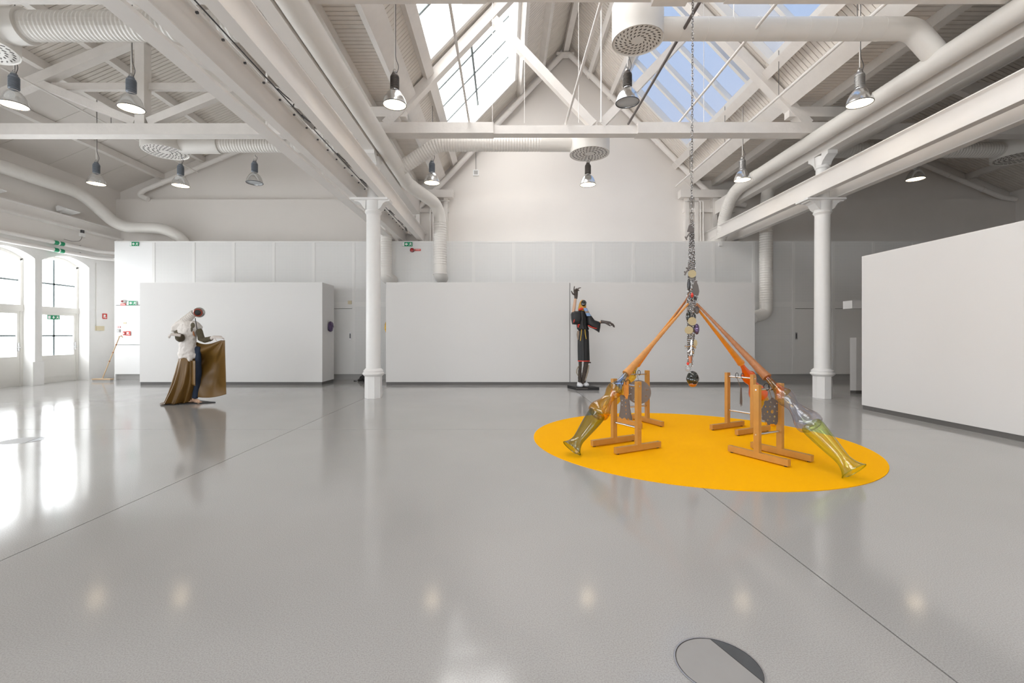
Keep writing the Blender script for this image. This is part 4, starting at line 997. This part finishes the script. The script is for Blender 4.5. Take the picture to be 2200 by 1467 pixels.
# gathered collar / neck
n = 30; ctr = [A(385+130*i/n, 300-115*i/n, -.04*i/n) for i in range(n+1)]
MB().tube(ctr, [.078 - .02*i/n + (.009 if i % 4 < 2 else -.006) for i in range(n+1)], 18).build('gathered_collar', 'blouse_white', t)
for (x, y, dy, rx, rz) in ((493, 345, -.14, .042, .055), (480, 395, -.14, .018, .05)):
    q = A(x, y, dy); MB().ell(q, rx, .012, rz, 14, 10).build('olive_patch', 'olive_cloth', t)
mb = MB(); mb.tube([A(500, 420, -.15), A(505, 460, -.15), A(520, 480, -.14)], [.012, .016, .01], 10); mb.build('button', 'leather_brown', t)
# sleeves
mb = MB(); mb.tube([A(300, 400, -.02), A(330, 470, -.06), A(345, 505, -.10), A(330, 500, -.22), A(312, 478, -.34)], [.07, .075, .085, .075, .055], 14)
remesh(mb.build('sleeve', 'olive_cloth', t), .012, 3, .02, .05)
mb = MB(); mb.tube([A(572, 400, 0), A(585, 450, -.01), A(600, 510, -.02), A(640, 532, -.03), A(690, 522, -.04), A(730, 510, -.05)], [.06, .062, .06, .055, .05, .045], 14)
remesh(mb.build('sleeve', 'olive_cloth', t), .012, 3, .02, .05)
# hands
mb = MB(); hand(mb, A(320, 470, -.36), (-.75, -.35, .12), (.1, -.3, 1), .25, (.6, .85, .9, .95, 1.0), .2, 1); remesh(mb.build('hand', 'hand_white', t), .005, 3)
mb = MB(); mb.tube([A(722, 512, -.05), A(765, 492, -.06)], [.035, .028], 12); hand(mb, A(765, 492, -.06), (1, -.1, -.02), (.1, -.45, 1), .235, (.7, .10, .14, .5, .8), .22, 1); remesh(mb.build('hand', 'hand_white', t), .005, 3)
# head: polished shell with a red ring and dark opening
hc = A(575, 182, -.05); nv = Vector((.36, -.92, -.08)).normalized()
MB().ell(hc, .102, .102, .098, 28, 18).build('head_shell', 'chrome_head', t)
hs_ = MB(); hs_.lathe([(.076, .066), (.078, .092), (.070, .108), (.056, .112), (.052, .100)], 30, hc, nv, caps=False); rg = hs_.build('red_ring', 'red_ring', t)
MB().lathe([(.054, .08), (.053, .106), (.03, .114), (.006, .116)], 26, hc, nv).build('dark_opening', 'black_matte', rg)
MB().tube([A(525, 255, -.12), A(535, 320, -.16), A(547, 395, -.15)], .007, 8).build('neck_cord', 'black_matte', t)
# ochre skirt: standing cone of folds on the left
Lx = [(0, 320, 740), (.12, 312, 800), (.3, 285, 930), (.5, 255, 1060), (.7, 225, 1190), (.88, 185, 1310), (1., 142, 1362)]
Rx = [(0, 528, 740), (.12, 528, 800), (.3, 530, 930), (.5, 525, 1060), (.7, 500, 1170), (.88, 470, 1280), (1., 452, 1340)]
def lerp_tab(tab, v):
    for a, b_ in zip(tab, tab[1:]):
        if v <= b_[0]: k = (v-a[0])/(b_[0]-a[0]); return a[1]+(b_[1]-a[1])*k, a[2]+(b_[2]-a[2])*k
    return tab[-1][1:]
def skirtfn(u, v):
    lx, ly = lerp_tab(Lx, v); rx, ry = lerp_tab(Rx, v); th = 2*PI*u
    cx = (lx+rx)/2; hw = (rx-lx)/2; fold = math.sin(9*th+1.2)*.5+math.sin(15*th)*.25
    dep = (.13+.17*v)
    x = cx - hw*math.cos(th)*(1+.05*fold*v); y = (ly+ry)/2 + (ry-ly)/2*-math.cos(th)
    dy = -dep*math.sin(th)*(1+.5*fold*(v**.8)) if math.sin(th) > 0 else -dep*.8*math.sin(th)
    p = A(x, y, 0); z = max(.022+.004*math.sin(9*th), 1.3-(640+y/5.87-CYP)*YA/F) if v < 1 else .022
    z = .02 + (z-.02) if v < .97 else .021
    return Vector((p.x, YA+.02+dy, z))
o = MB().grid(skirtfn, 120, 40).build('skirt', 'skirt_ochre', t, True, 80)
sm = o.modifiers.new('thick', 'SOLIDIFY'); sm.thickness = .006
# hanging flap over the leg
def flapfn(u, v):
    p = A(462+66*u, 790+ (1080-790)*v + 30*u*v, -.16+.03*math.sin(5*u)-.03*v); return p
o = MB().grid(flapfn, 10, 16).build('flap', 'skirt_ochre', t, True, 80); o.modifiers.new('thick', 'SOLIDIFY').thickness = .006
# lifted cloth held by the right hand
def clothfn(u, v):
    tx = 525 + 375*u; ty = 545 + 55*math.sin(PI*min(1, u*1.15))*(1-u*.5) - 12*u
    bx = 552 + 366*u; by = 1250 + 14*math.sin(PI*u) - 38*u*u
    x = tx + (bx-tx)*v; y = ty + (by-ty)*v
    hx, hy = 885, 530; r = math.hypot(x-hx, y-hy); ang = math.atan2(y-hy, hx-x)
    rad = .055*math.sin(ang*9.5+.4)*min(1, r/350)*(1-.35*v)
    sw = .05*math.sin(math.hypot(x-700, (y-420)*.9)/46.)*math.exp(-((v-.25)/.3)**2)*math.sin(PI*u)
    bellow = .16*math.sin(PI*u)*math.sin(PI*min(1, v*.9+.1))
    return A(x, y, .04 + bellow + rad + sw - .1*u)
o = MB().grid(clothfn, 70, 80).build('lifted_cloth', 'skirt_ochre', t, True, 80); o.modifiers.new('thick', 'SOLIDIFY').thickness = .006
ho = bpy.data.objects

# ---- B: tall figure in a black robe
YBF = 11.17
def B(cx, cy, dy=0.): return P(1190+cx/5.868, 600+cy/5.868, YBF+dy)
t = thing('robed_figure', B(360, 1380), 'tall thin figure sculpture in a black robe with raised brown glove', 'sculpture')
pl = [B(175, 1352, .14), B(262, 1412, -.25), B(545, 1412, -.25), B(470, 1352, .14)]
MB().prism([(B(178, 1350, .12).x, YBF+.22), (B(262, 1412).x, YBF-.25), (B(545, 1412).x, YBF-.25), (B(470, 1352).x, YBF+.22)], 'z', 0, .07).build('plinth', 'black_matte', t, False)
q = B(355, 1402, -.26); MB().box(q.x-.14, q.x+.14, YBF-.255, YBF-.25, .03, .045).build('name_strip', 'plate_grey', t, False)
for cx, dy, s_ in ((325, -.06, -1), (400, .04, 1)):
    q = B(cx, 1360, dy); mb = MB()
    mb.ell((q.x, q.y-.05, .105), .075, .14, .055, 18, 12); mb.ell((q.x, q.y+.06, .125), .055, .07, .07, 14, 10)
    remesh(mb.build('slipper', 'slipper_white', t), .010, 4)
mb = MB(); mb.tube([B(332, 1030, 0), B(330, 1120, 0), B(326, 1220, -.01), B(324, 1340, -.02)], [.042, .040, .044, .04], 12)
remesh(mb.build('leg', 'bark_brown', t), .010, 2, .015, .04)
mb = MB(); mb.tube([B(408, 1030, 0), B(400, 1120, 0), B(380, 1220, 0), B(368, 1340, .02)], [.055, .062, .058, .05], 12); mb.tube([B(430, 1045, 0), B(470, 1050, -.04)], [.03, .012], 8)
remesh(mb.build('leg', 'bark_brown', t), .010, 2, .02, .04)
MB().tube([B(440, 1080, -.04), B(428, 1160, -.05), B(405, 1240, -.05), B(392, 1280, -.04)], [.012, .018, .016, .008], 8).build('bark_strip', 'bark_pale', t)
MB().tube([B(310, 1095, -.02), B(290, 1140, -.03), B(288, 1180, -.03), B(305, 1215, -.02)], [.012, .014, .014, .008], 8).build('bark_strip', 'bark_pale', t)
# robe body and skirt
def foldtube(ctrl, name, mt, nf=9, amp=.04, seg=64):
    mb = MB(); n0 = len(ctrl)
    def fn(u, v):
        x, y, rx, ry, am = ctrl[0][1:]
        for a, b_ in zip(ctrl, ctrl[1:]):
            if v <= b_[0]+1e-9:
                k = (v-a[0])/(b_[0]-a[0]); k = k*k*(3-2*k); x, y, rx, ry, am = [a[i]+(b_[i]-a[i])*k for i in range(1, 6)]; break
        th = 2*PI*u; f = 1+am*math.sin(nf*th+.6)+am*.5*math.sin((nf+4)*th)
        p = B(x, y); return Vector((p.x+rx*math.cos(th)*f, p.y-ry*math.sin(th)*f, p.z))
    mb.grid(fn, seg, 44); o = mb.build(name, mt, t, True, 80); o.modifiers.new('thick', 'SOLIDIFY').thickness = .006; return o
foldtube([(0, 352, 385, .045, .045, 0), (.12, 350, 405, .115, .085, .0), (.4, 352, 480, .135, .10, .03), (.75, 352, 570, .125, .10, .06), (.93, 365, 625, .135, .11, .07), (1, 372, 648, .105, .085, .05)], 'robe_top', 'robe_black', 9)
foldtube([(0, 372, 632, .10, .08, .04), (.1, 370, 660, .125, .095, .05), (.5, 372, 850, .13, .10, .06), (1, 377, 1030, .135, .105, .05)], 'robe_skirt', 'robe_black', 8)
foldtube([(0, 377, 1022, .137, .107, .05), (1, 377, 1033, .138, .108, .05)], 'red_hem', 'red_trim', 8)
def sleeve(poly, y0, y1, name='sleeve', mt='robe_black'):
    mb = MB(); q = [B(x, y) for x, y in poly]; c = sum(q, Vector())/len(q); n = 9; k = len(q)
    for i in range(n+1):
        a = PI*i/n; sc = .62+.38*math.sin(a); yy_ = (y0+y1)/2 - (y1-y0)/2*math.cos(a)
        mb.v += [tuple(c + (p-c)*sc + Vector((0, YBF+yy_-c.y, 0))) for p in q]
    for i in range(n):
        for j in range(k): j2 = (j+1) % k; mb.f.append((i*k+j, i*k+j2, (i+1)*k+j2, (i+1)*k+j))
    mb.f.append(tuple(range(k))); mb.f.append(tuple(n*k+j for j in reversed(range(k))))
    o = mb.build(name, mt, t, True, 60); return o
sleeve([(330, 395), (300, 402), (250, 400), (222, 415), (213, 440), (216, 500), (230, 568), (280, 572), (325, 572), (345, 500)], -.16, .12)
sleeve([(400, 395), (440, 430), (475, 475), (505, 515), (560, 532), (584, 552), (580, 610), (568, 672), (530, 645), (490, 622), (440, 600), (410, 560)], -.15, .10)
MB().tube([B(430, 580, -.14), B(480, 605, -.16), B(530, 618, -.15), B(578, 612, -.10)], .010, 8).build('red_trim', 'red_trim', t)
MB().tube([B(300, 573, -.12), B(328, 572, -.13)], .012, 8).build('red_trim', 'red_trim', t); MB().tube([B(258, 505, -.17), B(250, 545, -.17)], .010, 8).build('red_trim', 'red_trim', t)
MB().tube([B(305, 580, -.08), B(310, 605, -.09)], .016, 8).build('red_trim', 'red_trim', t)
# arms
mb = MB(); mb.tube([B(238, 460, -.05), B(243, 430, -.06), B(256, 350, -.06), B(272, 240, -.06)], [.036, .036, .040, .034], 14); remesh(mb.build('forearm', 'skin_wax', t), .010, 4)
mb = MB(); mb.tube([B(555, 552, -.03), B(580, 545, -.04), B(612, 540, -.05)], [.034, .033, .033], 14); remesh(mb.build('forearm', 'skin_wax', t), .010, 4)
mb = MB(); mb.tube([B(276, 245, -.06), B(280, 205, -.06)], [.04, .036], 12); hand(mb, B(278, 212, -.06), (-.05, -.05, 1), (-.55, 1, 0), .30, (.15, .15, 1.25, 1.3, 1.35), .1, 1, 1.5)
mb.tube([B(290, 128, -.08), B(312, 112, -.10), B(342, 104, -.12)], [.016, .014, .010], 8)
remesh(mb.build('glove', 'glove_brown', t), .006, 3)
mb = MB(); hand(mb, B(612, 535, -.05), (1, -.1, -.12), (.12, -.2, 1), .38, (.6, .5, .5, .55, .6), .16, 1, .5); remesh(mb.build('glove', 'glove_brown', t), .006, 3)
# head wrap, coil face and scarf
mb = MB(); mb.tube([B(352, 400, 0), B(356, 370, 0), B(360, 330, 0), B(368, 290, 0), B(374, 262, .0)], [(.095, .08), (.10, .085), (.092, .085), (.08, .08), (.045, .05)], 18); remesh(mb.build('head_wrap', 'ochre_wrap', t), .010, 4)
hc = B(375, 302, -.08); mb = MB(); pts = []
for i in range(110):
    a = 2*PI*i/22; r = .062 - .0098*(i/22); pts.append(hc + Vector((r*math.cos(a), -.012*(i/22), r*1.22*math.sin(a))))
mb.tube(pts, .009, 8); mb.ell(hc+Vector((0, .03, 0)), .062, .04, .078, 18, 12); mb.build('coiled_face', 'mask_dark', t)
MB().tube([B(318, 385, -.07), B(345, 372, -.10), B(368, 368, -.10)], [.026, .034, .022], 10).build('orange_collar', 'red_trim', t)
sc_ = [(372, 362), (408, 362), (458, 462), (412, 466), (396, 420)]
for i, (m_, a, b_) in enumerate((('blue_scarf', 0, .38), ('scarf_brown', .38, .62), ('blue_scarf', .62, 1.))):
    def sf(u, v, a=a, b_=b_):
        w = a+(b_-a)*v; return B(374+(36+10*w)*u + 44*w, 362+102*w, -.11-.02*math.sin(PI*u)-.03*w)
    o = MB().grid(sf, 8, 8).build('scarf', m_, t, True, 80); o.modifiers.new('thick', 'SOLIDIFY').thickness = .012
MB().tube([B(350, 632, -.13), B(345, 690, -.15), B(333, 775, -.15)], .008, 8).build('cord', 'yellow_cord', t)
MB().tube([B(392, 632, -.13), B(396, 690, -.15), B(408, 752, -.15)], .008, 8).build('cord', 'yellow_cord', t)
mb = MB(); mb.tube([B(312, 650, -.02), B(308, 700, -.02), B(306, 760, -.01)], [.035, .04, .02], 10); mb.build('pouch', 'scarf_brown', t)

# ================================================================== SMALL THINGS
def blob(name, c, rx, ry, rz, mt, label, cat, seed, par=None):
    rr = random.Random(seed); mb = MB(); mb.ell(c, rx, ry, rz, 14, 10); c = Vector(c)
    mb.v = [tuple(c+(Vector(v)-c)*rr.uniform(.88, 1.08)) for v in mb.v]
    o = mb.build(name, mt, par, True, 20)
    if label: tag(o, label, cat)
    return o
q = P(708.5, 701.5, 12.6); blob('glass_relief', (-4.79, q.y, q.z), .075, .13, .15, 'purple_glass', 'faceted purple mirror-glass object on the end of the left partition', 'glass object', 3)
q = P(826, 703, 12.3); blob('glass_relief', (-3.165, q.y, q.z), .055, .12, .15, 'yellow_glass_solid', 'yellow glass object peeking past the edge of the long partition', 'glass object', 5)
t = thing('floor_sculpture', (-4.05, 13.15, 0), 'small crumpled black object with a pale top on the floor behind the left column', 'sculpture')
rr = random.Random(11); c = Vector((-4.02, 13.15, .09)); mb = MB(); mb.ell(c, .13, .12, .11, 16, 12)
mb.v = [tuple(c+(Vector(v)-c)*rr.uniform(.8, 1.15)) for v in mb.v]; mb.v = [(x, y, max(.002, z)) for x, y, z in mb.v]
mb.tube([(-4.08, 13.1, .06), (-4.17, 13.08, .03), (-4.2, 13.08, .02)], [.05, .035, .015], 8); mb.build('body', 'black_matte', t, True, 15)
MB().tube([(-4.22, 13.08, .012), (-4.31, 13.08, .012)], [.006, .012], 8).build('rod', 'black_matte', t)
MB().tube([(-3.99, 13.13, .18), (-4.0, 13.12, .24), (-3.98, 13.12, .28)], [.03, .035, .012], 8).build('pale_top', 'skin_wax', t)

def sign(name, c, w, h, face, bg_, label, cat='sign', glyph=None, gm='white_sign', parent=None, thick=.008):
    """flat plate; face: '-y' on the back wall or '+x' on the left wall; glyph: list of polygons in unit sign coordinates"""
    t_ = thing(name, c, label, cat)
    c = Vector(c); U = Vector((1, 0, 0)) if face == '-y' else Vector((0, 1, 0)); N = Vector((0, -1, 0)) if face == '-y' else Vector((1, 0, 0)); V = Vector((0, 0, 1))
    MB().obox(c, U*w/2, N*thick/2, V*h/2).build('plate', bg_, t_, False)
    for poly in glyph or ():
        mb = MB(); mb.v = [tuple(c + U*x*w/2 + V*y*h/2 + N*(thick/2+.001)) for x, y in poly] + [tuple(c + U*x*w/2 + V*y*h/2 + N*(thick/2+.003)) for x, y in poly]
        k = len(poly); mb.f = [tuple(range(k)), tuple(k+i for i in range(k))] + [(i, (i+1) % k, k+(i+1) % k, k+i) for i in range(k)]
        mb.build('symbol', gm, t_, False)
    return t_
ARW = [[(.10, .28), (-.12, .28), (-.12, .7), (-.5, 0), (-.12, -.7), (-.12, -.28), (.10, -.28)]]
MAN = [[(.62, .75), (.72, .75), (.72, .5), (.62, .5)], [(.5, .4), (.78, .4), (.9, .05), (.82, 0), (.72, .2), (.7, -.1), (.85, -.4), (.8, -.75), (.72, -.75), (.74, -.42), (.6, -.15), (.5, -.5), (.3, -.6), (.3, -.45), (.44, -.38), (.52, 0), (.55, .22), (.44, .1), (.4, .2)]]
DOORG = [[(-.92, .75), (-.62, .75), (-.62, -.75), (-.92, -.75)]]
BRD = [[(-.97, .9), (-.58, .9), (-.58, -.9), (-.97, -.9)]]
q = P(288.5, 524, PY-.02); sign('exit_sign', (q.x, PY-.02, q.z), .26, .12, '-y', 'green_sign', 'green exit sign with white arrow at the top left of the screen wall', glyph=ARW+MAN+BRD)
q = P(875, 524.5, PY-.02); sign('exit_sign', (q.x, PY-.02, q.z), .30, .125, '-y', 'green_sign', 'green exit sign with white arrow beside the red bell', glyph=ARW+MAN+BRD)
q = P(283, 651, PY-.03); sign('exit_sign', (q.x, PY-.03, q.z), .29, .12, '-y', 'green_sign', 'green exit sign with pale ends low on the smooth white panel', glyph=ARW+MAN+BRD+[[(.93, .9), (1.0, .9), (1.0, -.9), (.93, -.9)]])
q = P(264.5, 654, PY-.02); sign('fire_notice', (q.x, PY-.02, q.z), .15, .06, '-y', 'red_sign', 'red and white notice strip under the round alarm dome', glyph=[[(-.8, .2), (.8, .2), (.8, -.2), (-.8, -.2)]])
q = P(265, 647.5, PY-.04); t = thing('alarm_dome', (q.x, PY-.03, q.z), 'small round alarm dome on the smooth white panel', 'alarm')
MB().lathe([(.06, 0), (.06, .03), (.045, .06), (.02, .075)], 20, (q.x, PY-.012, q.z), (0, -1, 0)).build('dome', 'trim_white', t); MB().lathe([(.035, .055), (.03, .08)], 16, (q.x, PY-.012, q.z), (0, -1, 0)).build('lens', 'dark_red', t)
q = P(885, 537, PY-.05); t = thing('alarm_bell', (q.x, PY-.03, q.z), 'round dark red alarm bell on the screen wall', 'alarm')
MB().lathe([(.062, 0), (.066, .03), (.055, .055), (.02, .062)], 22, (q.x, PY-.008, q.z), (0, -1, 0)).build('gong', 'dark_red', t); MB().lathe([(.025, .06), (.02, .075)], 14, (q.x, PY-.008, q.z), (0, -1, 0)).build('hub', 'red_sign', t)
q = P(897.5, 537, PY-.01); sign('fire_notice', (q.x, PY-.018, q.z), .18, .055, '-y', 'red_sign', 'red notice strip right of the alarm bell', glyph=[[(-.75, .25), (.75, .25), (.75, -.1), (-.75, -.1)]])
HOSE = [[(-.6, .6), (-.6, -.6), (-.2, -.6), (-.2, -.1), (.35, -.1), (.35, .6)], [(.1, -.3), (.6, -.3), (.6, -.7), (.1, -.7)]]
q = P(275.5, 716, PY-.03); sign('fire_sign', (q.x, PY-.03, q.z), .13, .13, '-y', 'red_sign', 'red fire equipment sign above the broom handle', glyph=HOSE)
q = P(267, 716, PY-.03); sign('fire_button', (q.x, PY-.03, q.z), .05, .11, '-y', 'red_sign', 'small red call point left of the fire sign', 'call point', glyph=[[(-.5, .4), (.5, .4), (.5, -.4), (-.5, -.4)]], thick=.03)
q = P(255, 702.5, PY-.02); sign('notice_label', (q.x, PY-.02, q.z), .10, .05, '-y', 'red_sign', 'small red label above the light switch', glyph=[[(-.9, .6), (-.1, .6), (-.1, -.6), (-.9, -.6)], [(.1, .6), (.9, .6), (.9, -.6), (.1, -.6)]])
q = P(255, 710.5, PY-.02); sign('light_switch', (q.x, PY-.025, q.z), .09, .09, '-y', 'plinth_grey', 'grey light switch on the smooth white panel', 'switch', glyph=[[(-.6, .6), (.1, .6), (.1, -.6), (-.6, -.6)]], thick=.02)
q = P(268, 694, PY-.02); sign('paper_note', (q.x, PY-.018, q.z), .09, .045, '-y', 'cream_plastic', 'small cream paper note on the smooth white panel', 'note', glyph=[])
Yq = 980*XL/(239.5-CXP); q = P(239.5, 680, Yq); sign('fire_sign', (XL+.01, Yq-.25, q.z), .16, .16, '+x', 'red_sign', 'red and white fire sign on the left wall next to the screen wall', glyph=HOSE)
for k, lab in ((0, 'green emergency sign on the glazed door nearest the back wall'), (1, 'green emergency sign on the door cut by the left edge')):
    y0, y1 = OPEN[k]; yc = (y0+y1)/2-.03; sign('exit_sign', (XD+.012, yc, 1.82), .36, .125, '+x', 'green_sign', lab, glyph=[[(-.9, .65), (-.5, .65), (-.5, -.65), (-.9, -.65)], [(-.1, .6), (.06, .6), (.06, 0), (.22, 0), (-.02, -.6), (-.26, 0), (-.1, 0)]] + [[(x*.9+.05, y) for x, y in p_] for p_ in MAN])
t = thing('switch_box', (XL+.02, 13.75, 1.5), 'cream switch box on the left wall with a conduit running up', 'switch box')
MB().box(XL, XL+.05, 13.72, 13.98, 1.46, 1.60).build('box', 'cream_plastic', t, False); MB().tube([(XL+.02, 13.74, 1.6), (XL+.02, 13.74, 3.5)], .010, 8).build('conduit', 'frame_cream', t)
q = P(751.5, 649.5, PY-.03); o = MB().box(q.x-.05, q.x+.05, PY-.05, PY-.006, q.z-.05, q.z+.05).build('sensor_box', 'cream_plastic', None, False); tag(o, 'small cream sensor box above the sliding door by the left column', 'sensor')
q = P(1547.5, 525, PY-.03); o = MB().box(q.x-.045, q.x+.045, PY-.06, PY-.006, q.z-.05, q.z+.05).build('sensor_box', 'trim_white', None, False); tag(o, 'small white sensor box under the end of the right steel beam', 'sensor')
q = P(1022.5, 371, YU-.03); t = thing('wall_box', (q.x, YU-.03, q.z), 'small white framed box high on the gable wall', 'box')
MB().box(q.x-.09, q.x+.09, YU-.05, YU, q.z-.09, q.z+.09).build('frame', 'panel_smooth', t, False); MB().box(q.x-.06, q.x+.06, YU-.06, YU-.05, q.z-.06, q.z+.06).build('cover', 'plinth_grey', t, False); MB().tube([(q.x, YU-.02, q.z+.09), (q.x, YU-.02, q.z+1.0)], .006, 6).build('wire', 'dark_metal', t)
# broom leaning on the end of the screen wall
t = thing('broom', (-11.6, 13.05, 0), 'wide floor broom with a wooden handle leaning by the left wall', 'broom')
a, b_ = P(219, 816, 13.05), P(257, 722, 13.35)
MB().tube([a, b_], .014, 10).build('handle', 'wood_handle', t)
for f in (.42, .62, .80): c = a.lerp(b_, f); u = (b_-a).normalized(); MB().tube([c-u*.02, c+u*.02], .018, 10).build('band', 'leather_brown', t)
MB().tube([b_-Vector((.02, 0, .02)), b_+Vector((.05, 0, .01)), b_+Vector((.09, 0, -.04))], [.02, .018, .01], 8).build('grip', 'wood_handle', t)
x0 = P(200, 818, 13.05).x; x1 = P(240, 818, 13.05).x
MB().box(x0, x1, 13.0, 13.12, .045, .08).build('head', 'wood_handle', t, False); MB().box(x0+.01, x1-.01, 13.01, 13.11, .0, .045).build('bristles', 'plinth_grey', t, False)
# wedge uplights on the left wall beam
for yy_, lab in ((12.45, 'white wedge uplight standing on the left wall beam'), (10.55, 'white wedge uplight on the wall beam at the left edge')):
    t = thing('wall_uplight', (XL+.3, yy_, 4.7), lab, 'lamp', 'wall uplights')
    MB().prism([(XL+.10, 4.70), (XL+.36, 4.76), (XL+.37, 4.78), (XL+.14, 4.86), (XL+.08, 4.82)], 'y', yy_-.02, yy_+.40).build('housing', 'trim_white', t, False)
    MB().tube([(XL+.08, yy_+.1, 4.63), (XL+.14, yy_+.1, 4.78)], .02, 8).build('bracket', 'steel_white', t)

t = thing('wall_sensor', (XL+.2, 13.0, 4.2), 'small pale sensor box with a drooping cable under the left wall beam', 'sensor')
MB().box(XL+.18, XL+.26, 13.0, 13.12, 4.14, 4.24).build('box', 'trim_white', t, False); MB().box(XL+.2, XL+.25, 13.02, 13.1, 4.24, 4.33).build('clamp', 'dark_metal', t, False)
MB().tube(fillet([(XL+.22, 13.06, 4.14), (XL+.22, 13.0, 4.0), (XL+.18, 12.8, 3.95), (XL+.14, 12.6, 3.97)], .08), .008, 6).build('cable', 'plate_grey', t)
# thin wires hanging from the nave roof to the far tie beam
for x, y0_, lab in ((1058, 46, 'thin white wire in front of the bright skylight'), (1127, 20, 'thin wire left of the gable peak'), (1243, 20, 'thin wire right of the gable peak'), (1512, 84, 'thin white wire in front of the blue skylight')):
    X_ = (x-CXP)*9.42/F; o = MB().tube([(X_, 9.42, 5.70), (X_, 9.42, roofz(X_-RX)-.05)], .006, 6).build('hanging_wire', 'steel_white'); tag(o, lab, 'wire', 'thin wires above the far tie beam')
